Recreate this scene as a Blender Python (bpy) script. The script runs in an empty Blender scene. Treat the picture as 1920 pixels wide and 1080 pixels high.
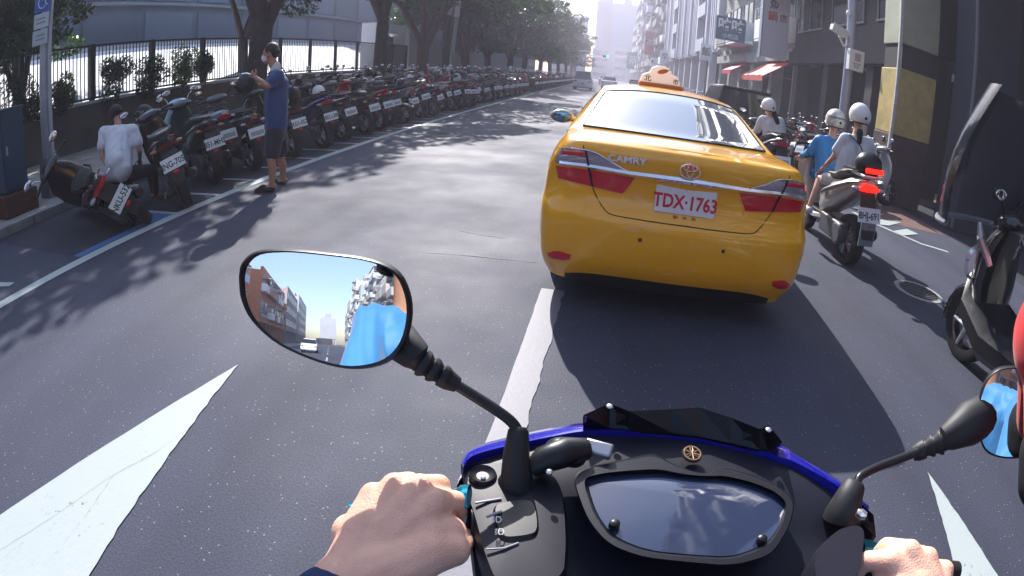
import bpy, bmesh, math, random
from mathutils import Vector, Matrix, noise
from math import sin, cos, pi, radians, atan2, sqrt, hypot, asin
random.seed(7)
S = bpy.context.scene
COL = S.collection
# ------------------------------------------------------------------ camera
CAMH = 1.5
YAW, PITCH, ROLL = radians(8.2), radians(-22.7), radians(3.9)
FPX = 1045.0                      # focal length in pixels of the 1920 wide photograph, equisolid lens
ROT = Matrix.Rotation(YAW, 3, 'Z') @ Matrix.Rotation(pi/2 + PITCH, 3, 'X') @ Matrix.Rotation(ROLL, 3, 'Z')
cd = bpy.data.cameras.new('camera'); cam = bpy.data.objects.new('camera', cd); COL.objects.link(cam)
cam.matrix_world = Matrix.Translation((0, 0, CAMH)) @ ROT.to_4x4()
cd.type = 'PANO'; cd.panorama_type = 'FISHEYE_EQUISOLID'
cd.sensor_fit = 'HORIZONTAL'; cd.sensor_width = 36; cd.sensor_height = 20.25
cd.fisheye_lens = FPX/1920*36; cd.fisheye_fov = radians(300)
cd.lens = 14; cd.clip_start = 0.02; cd.clip_end = 2000
S.camera = cam
# ------------------------------------------------------------------ light
SUNV = Vector((-0.33, 1.0, 0.74)).normalized()
w = bpy.data.worlds.new('World'); S.world = w; w.use_nodes = True
nt = w.node_tree; bg = nt.nodes['Background']
sky = nt.nodes.new('ShaderNodeTexSky'); sky.sky_type = 'NISHITA'; sky.sun_disc = False
sky.sun_elevation = asin(SUNV.z); sky.sun_rotation = atan2(SUNV.x, SUNV.y)
sky.dust_density = 1.2; sky.air_density = 1.3; sky.ozone_density = 3.0
nt.links.new(sky.outputs[0], bg.inputs[0]); bg.inputs[1].default_value = 0.12
sl = bpy.data.lights.new('sun', 'SUN'); sl.energy = 4.2; sl.angle = radians(0.5); sl.color = (1, .955, .925)
so = bpy.data.objects.new('sun', sl); COL.objects.link(so); so.rotation_euler = SUNV.to_track_quat('Z', 'Y').to_euler()
S.view_settings.view_transform = 'Standard'; S.view_settings.look = 'None'
S.view_settings.exposure = 1.18; S.view_settings.gamma = 1; S.view_settings.use_curve_mapping = False
S.render.engine = 'CYCLES'
S.cycles.max_bounces = 6; S.cycles.volume_bounces = 0; S.cycles.caustics_reflective = False; S.cycles.caustics_refractive = False
S.cycles.transparent_max_bounces = 8

# ------------------------------------------------------------------ tracing helpers (pixel of the photograph -> point in the street)
def ray(u, v):
    x, y = u - 960, 540 - v; r = hypot(x, y) + 1e-9; th = 2*asin(r/2/FPX)
    return ROT @ Vector((x/r*sin(th), y/r*sin(th), -cos(th)))
def PZ(u, v, z=0.0):
    d = ray(u, v); return Vector((0, 0, CAMH)) + d*((z - CAMH)/d.z)
def PY(u, v, Y):
    d = ray(u, v); return Vector((0, 0, CAMH)) + d*(Y/d.y)
def PX(u, v, X):
    d = ray(u, v); return Vector((0, 0, CAMH)) + d*(X/d.x)
def PT(u, v, t): return Vector((0, 0, CAMH)) + ray(u, v)*t

# ------------------------------------------------------------------ materials
def srgb(h):
    c = [int(h[i:i+2], 16)/255 for i in (0, 2, 4)]
    return tuple(x/12.92 if x < .04 else ((x + .055)/1.055)**2.4 for x in c)
MATS = {}
def mat(name, col, rough=.5, metal=0, var=.0, scale=8, bump=0, bscale=60, coat=0, emit=None, estr=0, trans=0, spec=.5, ior=1.45, alpha=1, sheen=0, sss=0, dirt=0):
    if name in MATS: return MATS[name]
    m = bpy.data.materials.new(name); m.use_nodes = True; n = m.node_tree; b = n.nodes['Principled BSDF']; MATS[name] = m
    if isinstance(col, str): col = srgb(col)
    b.inputs['Base Color'].default_value = (*col, 1); b.inputs['Roughness'].default_value = rough
    b.inputs['Metallic'].default_value = metal; b.inputs['Coat Weight'].default_value = coat; b.inputs['Coat Roughness'].default_value = .05
    b.inputs['Specular IOR Level'].default_value = spec; b.inputs['IOR'].default_value = ior
    b.inputs['Transmission Weight'].default_value = trans; b.inputs['Alpha'].default_value = alpha
    if sheen: b.inputs['Sheen Weight'].default_value = sheen
    if sss: b.inputs['Subsurface Weight'].default_value = sss; b.inputs['Subsurface Radius'].default_value = (.01, .004, .002); b.inputs['Subsurface Scale'].default_value = 1
    if emit: b.inputs['Emission Color'].default_value = (*(srgb(emit) if isinstance(emit, str) else emit), 1); b.inputs['Emission Strength'].default_value = estr
    if var or bump or dirt:
        tc = n.nodes.new('ShaderNodeTexCoord')
    if var:
        no = n.nodes.new('ShaderNodeTexNoise'); no.inputs['Scale'].default_value = scale; no.inputs['Detail'].default_value = 6; no.inputs['Roughness'].default_value = .65
        n.links.new(tc.outputs['Object'], no.inputs['Vector'])
        r = n.nodes.new('ShaderNodeMapRange'); r.inputs[1].default_value = .3; r.inputs[2].default_value = .7
        r.inputs[3].default_value = 1 - var; r.inputs[4].default_value = 1 + var
        n.links.new(no.outputs[0], r.inputs[0])
        mx = n.nodes.new('ShaderNodeMix'); mx.data_type = 'RGBA'; mx.blend_type = 'MULTIPLY'; mx.inputs[0].default_value = 1
        mx.inputs[6].default_value = (*col, 1); n.links.new(r.outputs[0], mx.inputs[7]); n.links.new(mx.outputs[2], b.inputs['Base Color'])
        r2 = n.nodes.new('ShaderNodeMapRange'); r2.inputs[1].default_value = .3; r2.inputs[2].default_value = .7
        r2.inputs[3].default_value = max(.02, rough - .12*min(1, var*3)); r2.inputs[4].default_value = min(1, rough + .12*min(1, var*3))
        n.links.new(no.outputs[0], r2.inputs[0]); n.links.new(r2.outputs[0], b.inputs['Roughness'])
    if bump:
        nb = n.nodes.new('ShaderNodeTexNoise'); nb.inputs['Scale'].default_value = bscale; nb.inputs['Detail'].default_value = 4
        n.links.new(tc.outputs['Object'], nb.inputs['Vector'])
        bn = n.nodes.new('ShaderNodeBump'); bn.inputs['Strength'].default_value = bump; bn.inputs['Distance'].default_value = .01
        n.links.new(nb.outputs[0], bn.inputs['Height']); n.links.new(bn.outputs[0], b.inputs['Normal'])
    return m

def asphalt(name, base, glint=True):
    m = bpy.data.materials.new(name); m.use_nodes = True; n = m.node_tree; b = n.nodes['Principled BSDF']
    tc = n.nodes.new('ShaderNodeTexCoord'); L = n.links.new
    def noise_(s, d=5, r=.6):
        x = n.nodes.new('ShaderNodeTexNoise'); x.inputs['Scale'].default_value = s; x.inputs['Detail'].default_value = d; x.inputs['Roughness'].default_value = r
        L(tc.outputs['Object'], x.inputs['Vector']); return x
    def ramp(src, a, bb, lo, hi):
        x = n.nodes.new('ShaderNodeMapRange'); x.inputs[1].default_value = a; x.inputs[2].default_value = bb; x.inputs[3].default_value = lo; x.inputs[4].default_value = hi
        L(src, x.inputs[0]); return x.outputs[0]
    def mul(a, c):
        x = n.nodes.new('ShaderNodeMath'); x.operation = 'MULTIPLY'; L(a, x.inputs[0]); L(c, x.inputs[1]); return x.outputs[0]
    big = ramp(noise_(.35, 4).outputs[0], .3, .7, .8, 1.2)
    # long wheel tracks and stains along the street
    mp = n.nodes.new('ShaderNodeMapping'); mp.inputs['Scale'].default_value = (1.3, .06, 1); L(tc.outputs['Object'], mp.inputs[0])
    tr = n.nodes.new('ShaderNodeTexNoise'); tr.inputs['Scale'].default_value = 1; tr.inputs['Detail'].default_value = 3; L(mp.outputs[0], tr.inputs[0])
    trk = ramp(tr.outputs[0], .35, .65, .82, 1.18)
    fine = ramp(noise_(110, 3, .7).outputs[0], .3, .7, .55, 1.45)
    v = mul(mul(big, trk), fine)
    vo = n.nodes.new('ShaderNodeTexVoronoi'); vo.inputs['Scale'].default_value = 75; L(tc.outputs['Object'], vo.inputs['Vector'])
    sep = n.nodes.new('ShaderNodeSeparateColor'); L(vo.outputs['Color'], sep.inputs[0])
    pick = ramp(sep.outputs[0], .955, .97, 0, 1); near = ramp(vo.outputs['Distance'], .2, .34, 1, 0)
    fl = mul(pick, near)
    mx = n.nodes.new('ShaderNodeMix'); mx.data_type = 'RGBA'; mx.blend_type = 'MULTIPLY'; mx.inputs[0].default_value = 1; mx.inputs[6].default_value = (*base, 1); L(v, mx.inputs[7])
    m2 = n.nodes.new('ShaderNodeMix'); m2.data_type = 'RGBA'; L(fl, m2.inputs[0]); L(mx.outputs[2], m2.inputs[6]); m2.inputs[7].default_value = (.27, .27, .29, 1)
    L(m2.outputs[2], b.inputs['Base Color'])
    L(ramp(noise_(.5, 4).outputs[0], .3, .7, .62, .85), b.inputs['Roughness']); b.inputs['Specular IOR Level'].default_value = .38
    bp = n.nodes.new('ShaderNodeBump'); bp.inputs['Strength'].default_value = .6; bp.inputs['Distance'].default_value = .005
    L(noise_(90, 3, .7).outputs[0], bp.inputs['Height']); L(bp.outputs[0], b.inputs['Normal'])
    return m

def paintmark(name, col, wear=.5):
    """road paint: chipped along noise, with cracks showing the asphalt tone"""
    m = bpy.data.materials.new(name); m.use_nodes = True; n = m.node_tree; b = n.nodes['Principled BSDF']; L = n.links.new
    tc = n.nodes.new('ShaderNodeTexCoord')
    a = n.nodes.new('ShaderNodeTexNoise'); a.inputs['Scale'].default_value = 28; a.inputs['Detail'].default_value = 8; a.inputs['Roughness'].default_value = .75; L(tc.outputs['Object'], a.inputs[0])
    c = n.nodes.new('ShaderNodeTexNoise'); c.inputs['Scale'].default_value = 2.2; c.inputs['Detail'].default_value = 4; L(tc.outputs['Object'], c.inputs[0])
    ad = n.nodes.new('ShaderNodeMath'); ad.operation = 'MULTIPLY_ADD'; ad.inputs[1].default_value = .5; L(c.outputs[0], ad.inputs[0]); L(a.outputs[0], ad.inputs[2])
    r = n.nodes.new('ShaderNodeMapRange'); r.inputs[1].default_value = .62 + .28*(.5 - wear); r.inputs[2].default_value = r.inputs[1].default_value - .07; r.inputs[3].default_value = 1; r.inputs[4].default_value = 0
    r.inputs[1].default_value = .56 + .25*wear; r.inputs[2].default_value = .50 + .25*wear; r.inputs[3].default_value = 0; r.inputs[4].default_value = 1
    L(ad.outputs[0], r.inputs[0])
    mx = n.nodes.new('ShaderNodeMix'); mx.data_type = 'RGBA'; L(r.outputs[0], mx.inputs[0]); mx.inputs[6].default_value = (*col, 1); mx.inputs[7].default_value = (.09, .09, .1, 1)
    L(mx.outputs[2], b.inputs['Base Color']); b.inputs['Roughness'].default_value = .55
    bp = n.nodes.new('ShaderNodeBump'); bp.inputs['Strength'].default_value = .4; bp.inputs['Distance'].default_value = .004
    L(a.outputs[0], bp.inputs['Height']); L(bp.outputs[0], b.inputs['Normal'])
    return m

def leafmat(name, c1, c2):
    m = bpy.data.materials.new(name); m.use_nodes = True; n = m.node_tree; b = n.nodes['Principled BSDF']; L = n.links.new
    g = n.nodes.new('ShaderNodeNewGeometry'); r = n.nodes.new('ShaderNodeMix'); r.data_type = 'RGBA'
    L(g.outputs['Random Per Island'], r.inputs[0]); r.inputs[6].default_value = (*c1, 1); r.inputs[7].default_value = (*c2, 1)
    L(r.outputs[2], b.inputs['Base Color']); b.inputs['Roughness'].default_value = .45
    t = n.nodes.new('ShaderNodeBsdfTranslucent'); mx2 = n.nodes.new('ShaderNodeMix'); mx2.data_type = 'RGBA'; mx2.blend_type = 'MULTIPLY'; mx2.inputs[0].default_value = 1
    L(r.outputs[2], mx2.inputs[6]); mx2.inputs[7].default_value = (1.5, 1.7, .8, 1); L(mx2.outputs[2], t.inputs[0])
    ms = n.nodes.new('ShaderNodeMixShader'); ms.inputs[0].default_value = .4; L(b.outputs[0], ms.inputs[1]); L(t.outputs[0], ms.inputs[2])
    L(ms.outputs[0], n.nodes['Material Output'].inputs[0]); return m

M_BLACK = mat('black_plastic', (.012, .012, .014), .38, var=.15, scale=30)
M_SATIN = mat('charcoal_plastic', (.016, .016, .026), .45, spec=.28, var=.08, scale=20, bump=.03, bscale=700)
M_TYRE = mat('tyre_rubber', (.015, .015, .015), .8, var=.3, scale=20)
M_CHROME = mat('chrome', (.86, .86, .88), .16, .85)
M_STEEL = mat('galvanised_steel', (.33, .36, .42), .45, .4, var=.15, scale=6)
M_ALU = mat('aluminium', (.55, .55, .57), .32, .9, var=.1)
M_SEAT = mat('seat_vinyl', (.02, .02, .022), .5, bump=.2, bscale=200)
M_WHITE = mat('white_paint', (.75, .76, .78), .4, var=.05)
M_PLATE = mat('plate_white', (.78, .8, .82), .45, var=.06, scale=12)
M_GREENINK = mat('plate_ink', (.02, .06, .05), .5)
M_REDINK = mat('plate_red_ink', (.62, .02, .035), .5)
M_REDLENS = mat('red_lens', (.62, .010, .025), .15, coat=.6, var=.1, scale=60)
M_CLEARLENS = mat('clear_lens', (.40, .36, .42), .08, .35, coat=1, var=.35, scale=90)
M_GLASSD = mat('dark_glass', (.010, .012, .016), .03, spec=.8, coat=.5)
M_SKIN = mat('skin', (.60, .34, .24), .5, sss=.15, var=.09, scale=14, bump=.15, bscale=350)
M_SKIN2 = mat('skin_tan', (.40, .21, .135), .5, sss=.1, var=.07, scale=14)
M_HAIR = mat('hair', (.012, .010, .010), .55, bump=.6, bscale=200)
M_ORANGE = mat('orange_lens', (.8, .2, .02), .2, coat=.5)

# ------------------------------------------------------------------ mesh builder
class MB:
    def __init__(s): s.v = []; s.f = []; s.m = []
    def add(s, vs, fs, mi=0, M=None):
        o = len(s.v)
        s.v += [tuple(M @ Vector(p)) if M else tuple(p) for p in vs]
        s.f += [tuple(i + o for i in f) for f in fs]; s.m += [mi]*len(fs); return s
    def box(s, c, d, mi=0, M=None, rz=0, taper=1):
        x, y, z = d[0]/2, d[1]/2, d[2]/2; vs = []
        for k, zz in ((1, -z), (taper, z)):
            for a, b in ((-x, -y), (x, -y), (x, y), (-x, y)):
                a, b = a*k, b*k; vs.append((c[0] + a*cos(rz) - b*sin(rz), c[1] + a*sin(rz) + b*cos(rz), c[2] + zz))
        return s.add(vs, [(3, 2, 1, 0), (4, 5, 6, 7), (0, 1, 5, 4), (1, 2, 6, 5), (2, 3, 7, 6), (3, 0, 4, 7)], mi, M)
    def rings(s, rs, mi=0, cap=True, M=None, close=True):
        n = len(rs[0]); vs = [p for r in rs for p in r]; fs = []
        for i in range(len(rs) - 1):
            for j in range(n if close else n - 1):
                k = (j + 1) % n; fs.append((i*n + j, i*n + k, (i+1)*n + k, (i+1)*n + j))
        if cap: fs.append(tuple(range(n))[::-1]); fs.append(tuple((len(rs)-1)*n + j for j in range(n)))
        return s.add(vs, fs, mi, M)
    def tube(s, pts, r, n=8, mi=0, cap=True, M=None, flat=1):
        pts = [Vector(p) for p in pts]; rr = r if isinstance(r, (list, tuple)) else [r]*len(pts); rs = []
        t0 = (pts[1] - pts[0]).normalized(); up = Vector((0, 0, 1)) if abs(t0.z) < .9 else Vector((0, 1, 0))
        a = t0.cross(up).normalized()
        for i, p in enumerate(pts):
            if i == 0: t = pts[1] - pts[0]
            elif i == len(pts) - 1: t = pts[-1] - pts[-2]
            else: t = (pts[i+1] - p).normalized() + (p - pts[i-1]).normalized()
            t.normalize(); a = (a - t*a.dot(t)).normalized(); b = t.cross(a)
            rs.append([tuple(p + a*(rr[i]*cos(2*pi*k/n)) + b*(rr[i]*flat*sin(2*pi*k/n))) for k in range(n)])
        return s.rings(rs, mi, cap, M)
    def ell(s, c, r, mi=0, n=14, m=9, M=None, R=None):
        rs = []
        for i in range(m):
            ph = -pi/2 + pi*(i + .35)/(m - .3)
            ring = []
            for k in range(n):
                q = Vector((r[0]*cos(ph)*cos(2*pi*k/n), r[1]*cos(ph)*sin(2*pi*k/n), r[2]*sin(ph)))
                if R: q = R @ q
                ring.append(tuple(q + Vector(c)))
            rs.append(ring)
        return s.rings(rs, mi, True, M)
    def cap_(s, a, b, ra, rb, mi=0, n=12, M=None):
        a, b = Vector(a), Vector(b); d = (b - a); L = d.length; d = d/L if L > 1e-6 else Vector((0, 0, 1))
        pts = []; rr = []
        for i in range(5):
            t = pi/2*(i + .25)/4.25; pts.append(a - d*ra*cos(t)); rr.append(ra*sin(t))
        for i in range(5):
            t = pi/2*(1 - (i)/4.25); pts.append(b + d*rb*cos(t)); rr.append(rb*sin(t))
        return s.tube(pts, rr, n, mi, True, M)
    def lathe(s, prof, c=(0, 0, 0), axis='z', n=24, mi=0, M=None, cap=True):
        rs = []
        for r, h in prof:
            ring = []
            for k in range(n):
                a = 2*pi*k/n; q = (r*cos(a), r*sin(a), h)
                if axis == 'x': q = (q[2], q[0], q[1])
                elif axis == 'y': q = (q[0], q[2], q[1])
                ring.append((q[0] + c[0], q[1] + c[1], q[2] + c[2]))
            rs.append(ring)
        return s.rings(rs, mi, cap, M)
    def prism(s, poly, h, mi=0, M=None, d=None):
        """poly: 3D outline; extruded by vector d or down by h"""
        d = Vector(d) if d is not None else Vector((0, 0, -h)); n = len(poly); P = [Vector(p) for p in poly]
        vs = [tuple(p) for p in P] + [tuple(p + d) for p in P]
        fs = [tuple(range(n)), tuple(range(2*n - 1, n - 1, -1))] + [((i+1) % n, i, i + n, (i+1) % n + n) for i in range(n)]
        return s.add(vs, fs, mi, M)
    def grid(s, rows, mi=0, M=None, thick=None):
        h, w_ = len(rows), len(rows[0]); vs = [tuple(p) for r in rows for p in r]; o = 0
        fs = [(i*w_ + j, i*w_ + j + 1, (i+1)*w_ + j + 1, (i+1)*w_ + j) for i in range(h-1) for j in range(w_-1)]
        if thick is not None:
            t = Vector(thick); k = len(vs); vs += [tuple(Vector(p) + t) for p in vs]
            fs2 = [tuple(reversed([i + k for i in f])) for f in fs]
            e = [i for i in range(w_)] + [i*w_ + w_ - 1 for i in range(1, h)] + [(h-1)*w_ + j for j in range(w_-2, -1, -1)] + [i*w_ for i in range(h-2, 0, -1)]
            fs = fs + fs2 + [(e[(i+1) % len(e)], e[i], e[i] + k, e[(i+1) % len(e)] + k) for i in range(len(e))]
        return s.add(vs, fs, mi, M)
    def build(s, name, mats, parent=None, smooth=True, off=None, label=None, bevel=0, sub=0, fixn=True, ang=40):
        me = bpy.data.meshes.new(name)
        vs = s.v if off is None else [(p[0]-off[0], p[1]-off[1], p[2]-off[2]) for p in s.v]
        me.from_pydata(vs, [], s.f); me.update()
        if not isinstance(mats, (list, tuple)): mats = [mats]
        for m in mats: me.materials.append(m)
        me.polygons.foreach_set('material_index', s.m)
        if fixn:
            bm = bmesh.new(); bm.from_mesh(me); bmesh.ops.recalc_face_normals(bm, faces=bm.faces); bm.to_mesh(me); bm.free()
        if smooth:
            me.polygons.foreach_set('use_smooth', [True]*len(me.polygons)); me.set_sharp_from_angle(angle=radians(ang))
        o = bpy.data.objects.new(name, me); COL.objects.link(o)
        if parent: o.parent = parent
        if bevel:
            b = o.modifiers.new('b', 'BEVEL'); b.width = bevel; b.segments = 2; b.limit_method = 'ANGLE'; b.angle_limit = radians(35)
        if sub:
            b = o.modifiers.new('s', 'SUBSURF'); b.levels = sub; b.render_levels = sub
        if label: o['label'] = label
        return o

def thing(name, label, cat, loc=(0, 0, 0), rz=0, group=None, rot=None):
    o = bpy.data.objects.new(name, None); COL.objects.link(o); o.location = loc; o.rotation_euler = rot or (0, 0, rz)
    o['label'] = label; o['category'] = cat; o.empty_display_size = .1
    if group: o['group'] = group
    return o
def tag(o, label, cat, group=None):
    o['label'] = label; o['category'] = cat
    if group: o['group'] = group
    return o
def struct(o): o['kind'] = 'structure'; return o
def stuff(o): o['kind'] = 'stuff'; return o
def kids(o): return [c for c in bpy.data.objects if c.parent == o]
def copy_tree(o, parent=None, table=None):
    c = o.copy(); COL.objects.link(c); c.parent = parent
    for ch in table.get(o.name, []) if table is not None else kids(o): copy_tree(ch, c, table)
    return c
def tree_table():
    t = {}
    for o in bpy.data.objects:
        if o.parent: t.setdefault(o.parent.name, []).append(o)
    return t
TMP = bpy.data.scenes.new('tmp')
def evalmesh(o, extra=()):
    for x in (o, *extra): TMP.collection.objects.link(x)
    par = o.parent; o.parent = None
    vl = TMP.view_layers[0]; vl.update(); dg = vl.depsgraph; dg.update()
    me = bpy.data.meshes.new_from_object(o.evaluated_get(dg), depsgraph=dg)
    for x in (o, *extra): TMP.collection.objects.unlink(x)
    o.parent = par
    return me
def bake(o):
    """apply live modifiers so the mesh is plain"""
    me = evalmesh(o)
    o.modifiers.clear(); o.data = me; return o
def flesh(mb, name, m, parent, voxel=.01, smooth=6, off=None, label=None):
    """union of capsules and ellipsoids grown into one continuous skin"""
    o = mb.build(name, m, parent, off=off, label=label)
    r = o.modifiers.new('r', 'REMESH'); r.mode = 'VOXEL'; r.voxel_size = voxel; r.use_smooth_shade = True
    s = o.modifiers.new('s', 'SMOOTH'); s.factor = .5; s.iterations = smooth
    bake(o)
    o.data.polygons.foreach_set('use_smooth', [True]*len(o.data.polygons))
    return o
TXT = {}
def text(name, s_, size, m, parent, M, ext=.0015, sx=1, bold=0, off=None):
    """lettering as a thin mesh; M maps text plane (x right, y up) into place"""
    key = (s_, size, ext, sx, bold)
    if key not in TXT:
        cu = bpy.data.curves.new(name, 'FONT'); cu.body = s_; cu.size = size; cu.extrude = ext; cu.align_x = 'CENTER'; cu.align_y = 'CENTER'; cu.offset = bold
        cu.resolution_u = 3
        t = bpy.data.objects.new(name, cu); me = evalmesh(t)
        bpy.data.objects.remove(t); bpy.data.curves.remove(cu)
        for v in me.vertices: v.co.x *= sx
        TXT[key] = me
    me = TXT[key].copy(); me.transform(M); me.materials.clear(); me.materials.append(m)
    o = bpy.data.objects.new(name, me); COL.objects.link(o); o.parent = parent; return o
def face(c, right, up):
    r = Vector(right).normalized(); u = Vector(up); u = (u - r*u.dot(r)).normalized(); n = r.cross(u)
    return Matrix(((r.x, u.x, n.x, c[0]), (r.y, u.y, n.y, c[1]), (r.z, u.z, n.z, c[2]), (0, 0, 0, 1)))
def chaikin(p, k=2, q=.22):
    for _ in range(k):
        o = []
        for i in range(len(p)):
            a, b = p[i], p[(i+1) % len(p)]
            o += [tuple(x + (y - x)*q for x, y in zip(a, b)), tuple(x + (y - x)*(1-q) for x, y in zip(a, b))]
        p = o
    return p
def lerp(a, b, t): return a + (b - a)*t
def spline(pts, n):
    """Catmull-Rom through pts (tuples), n samples"""
    P = [Vector(p) for p in pts]; P = [P[0]*2 - P[1]] + P + [P[-1]*2 - P[-2]]; out = []; m = len(P) - 3
    for i in range(n):
        t = i/(n-1)*m; k = min(int(t), m-1); t -= k; a, b, c, d = P[k:k+4]
        out.append(.5*((2*b) + (c - a)*t + (2*a - 5*b + 4*c - d)*t*t + (3*b - a - 3*c + d)*t**3))
    return out
# ================================================================== SETTING
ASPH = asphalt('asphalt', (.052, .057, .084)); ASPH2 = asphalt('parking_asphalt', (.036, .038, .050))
M_PAVE = mat('paving', (.27, .26, .24), .8, var=.25, scale=3, bump=.3, bscale=80)
M_KERB = mat('kerb_concrete', (.22, .23, .23), .8, var=.3, scale=5, bump=.3)
M_MARK = paintmark('road_paint', (.43, .48, .47), .12); M_MARKW = paintmark('worn_road_paint', (.165, .165, .195), .12)
M_BLUEM = paintmark('blue_road_paint', (.06, .16, .36), .1); M_YEL = paintmark('yellow_road_paint', (.65, .42, .03), .05)

def sheet(name, x0, x1, y0, y1, z, m, nx=1, ny=1):
    b = MB(); b.grid([[(lerp(x0, x1, i/nx), lerp(y0, y1, j/ny), z) for i in range(nx+1)] for j in range(ny+1)])
    return struct(b.build(name, m, smooth=False))
sheet('ground', -400, 400, -300, 700, -.02, mat('ground_soil', (.12, .12, .11), .9, var=.2))
sheet('road', -6.62, 6.4, -160, 330, 0, ASPH)
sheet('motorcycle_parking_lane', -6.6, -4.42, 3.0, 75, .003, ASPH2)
def kerb(name, x0, x1, y0, y1, h, n, parent_name):
    root = sheet(parent_name, x0, x1, y0, y1, h, M_PAVE)
    return root
# left footway with its kerb stones and joints cut as slabs near the camera
lf = MB(); lf.box((-9.1, 85, .06), (4.75, 490, .118)); lf = struct(lf.build('left_footway', M_PAVE, smooth=False))
me0 = None
for i in range(60):
    y = 1.2 + i*1.0
    if me0 is None:
        k = MB().box((0, 0, 0), (.16, .985, .13)); o = k.build('kerb_stone', M_KERB, lf, smooth=False, bevel=.012); bake(o); me0 = o.data
    else:
        o = bpy.data.objects.new('kerb_stone', me0); COL.objects.link(o); o.parent = lf
    o.location = (-6.64 + random.uniform(-.004, .004), y, .062 + random.uniform(-.003, .003))
b = MB()
b.box((-6.64, 195, .06), (.15, 270, .12)); b.box((-6.64, -80, .06), (.15, 161, .12)); b.build('kerb_run', M_KERB, lf, smooth=False)
M_SLAB = mat('paving_slab', (.33, .31, .28), .8, var=.3, scale=2.5, bump=.25, bscale=90)
me0 = None
for j in range(22):
    for i in range(8):
        x = -7.02 - i*.6; y = 5.2 + j*.6
        if me0 is None:
            o = MB().box((0, 0, 0), (.585, .585, .03)).build('paving_slab', M_SLAB, lf, smooth=False); me0 = o.data
        else:
            o = bpy.data.objects.new('paving_slab', me0); COL.objects.link(o); o.parent = lf
        o.location = (x, y, .116 + random.uniform(-.002, .002)); o.rotation_euler = (random.uniform(-.003, .003), random.uniform(-.003, .003), 0)
rf = MB(); rf.box((9.2, 101.5, .06), (5.6, 180, .118)); rf.box((9.2, -72, .06), (5.6, 145, .118)); struct(rf.build('right_footway', M_PAVE, smooth=False))
b = MB(); b.box((6.33, 101.5, .06), (.16, 180, .125)); b.box((6.33, -72, .06), (.16, 145, .125)); struct(b.build('right_kerb', M_KERB, smooth=False))
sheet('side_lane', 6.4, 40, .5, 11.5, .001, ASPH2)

def marking(name, polys, m, z=.006):
    b = MB()
    for p in polys: b.add([(q[0], q[1], z) for q in p], [tuple(range(len(p)))])
    return struct(b.build(name, m, smooth=False, fixn=False))
marking('parking_line', [[(-4.45, -8), (-4.30, -8), (-4.30, 34), (-4.45, 34)], [(-4.45, 37), (-4.30, 37), (-4.30, 76), (-4.45, 76)]], M_MARK)
tk = []
for i in range(34):
    y = 4.46 + i*.84
    tk.append([(-5.0 - .3, y - .04), (-4.45, y - .04), (-4.45, y + .04), (-5.3, y + .04)])
tk.append([(-5.3, 1.75), (-5.05, 1.75), (-5.05, 1.83), (-5.3, 1.83)]); tk.append([(-4.95, 2.1), (-4.7, 2.2), (-4.72, 2.28), (-5.0, 2.2)])
marking('bay_tick_marks', tk, M_MARK)
marking('blue_bay_marking', [[(-5.25, 4.22), (-4.45, 4.22), (-4.45, 4.42), (-5.25, 4.42)], [(-4.6, 3.0), (-4.47, 3.0), (-4.47, 4.22), (-4.6, 4.22)]], M_BLUEM)
def ragged(p, q, n, a, seed):
    rnd = random.Random(seed); p, q = Vector(p), Vector(q); d = (q - p); nn = Vector((-d.y, d.x)).normalized()
    return [tuple(p + d*(i/n) + nn*(rnd.uniform(-a, a) if 0 < i < n else 0)) for i in range(n + 1)]
def g2(u, v): q = PZ(u, v, 0); return (q.x, q.y)
# worn lane line, continuing ahead in dashes
edgeL = ragged((-.36, -.6), (-.31, 3.6), 40, .003, 1); edgeR = ragged((-.15, 3.6), (-.235, -.6), 90, .008, 2)
marking('worn_lane_line', [[(-.40, -3), (-.24, -3)] + [edgeR[-1]][:0] + edgeR[::-1] + edgeL[::-1]], M_MARKW)
marking('lane_dashes', [[(-.5, y), (-.36, y), (-.36, y + 4), (-.5, y + 4)] for y in range(9, 200, 10)] + [[(-.5, -y), (-.36, -y), (-.36, -y + 4), (-.5, -y + 4)] for y in range(12, 120, 10)], M_MARK)
tipL = g2(447, 685); a1 = g2(0, 968); a2 = g2(168, 1079)
def ext(p, q, k): return (p[0] + (q[0]-p[0])*k, p[1] + (q[1]-p[1])*k)
marking('white_arrow', [[tipL] + ragged(tipL, ext(tipL, a2, 1.6), 50, .005, 3)[1:] + ragged(ext(tipL, a1, 1.5), tipL, 30, .002, 4)[:-1]], M_MARK)
cr = MB()
def crack(pts, w_):
    q = [PZ(*p) for p in pts]; q = spline([tuple(x) for x in q], 24); rnd = random.Random(len(pts)*7)
    L_ = [(p.x + rnd.uniform(-w_, w_)*.8, p.y + rnd.uniform(-w_, w_)*.8) for p in q]
    rows = [[(x, y - w_*rnd.uniform(.3, 1), .0085) for x, y in L_], [(x, y + w_*rnd.uniform(.3, 1), .0085) for x, y in L_]]
    cr.grid(rows)
crack([(0, 1035), (90, 978), (215, 893), (300, 845), (372, 786)], .0028); crack([(215, 893), (150, 985), (80, 1070)], .0025); crack([(0, 1055), (45, 1020), (5, 1075)], .0015)
struct(cr.build('paint_cracks', mat('crack', (.03, .03, .035), .9), smooth=False))
t2 = g2(1738, 886); b1 = g2(1792, 1079); b2 = g2(1868, 1079)
marking('white_arrow_right', [[t2] + ragged(t2, ext(t2, b2, 1.5), 30, .003, 5)[1:] + ragged(ext(t2, b1, 1.5), t2, 30, .003, 6)[:-1]], M_MARK)
M_SCUFF = mat('pale_scuff', (.10, .10, .12), .7, var=.3, scale=60)
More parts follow.
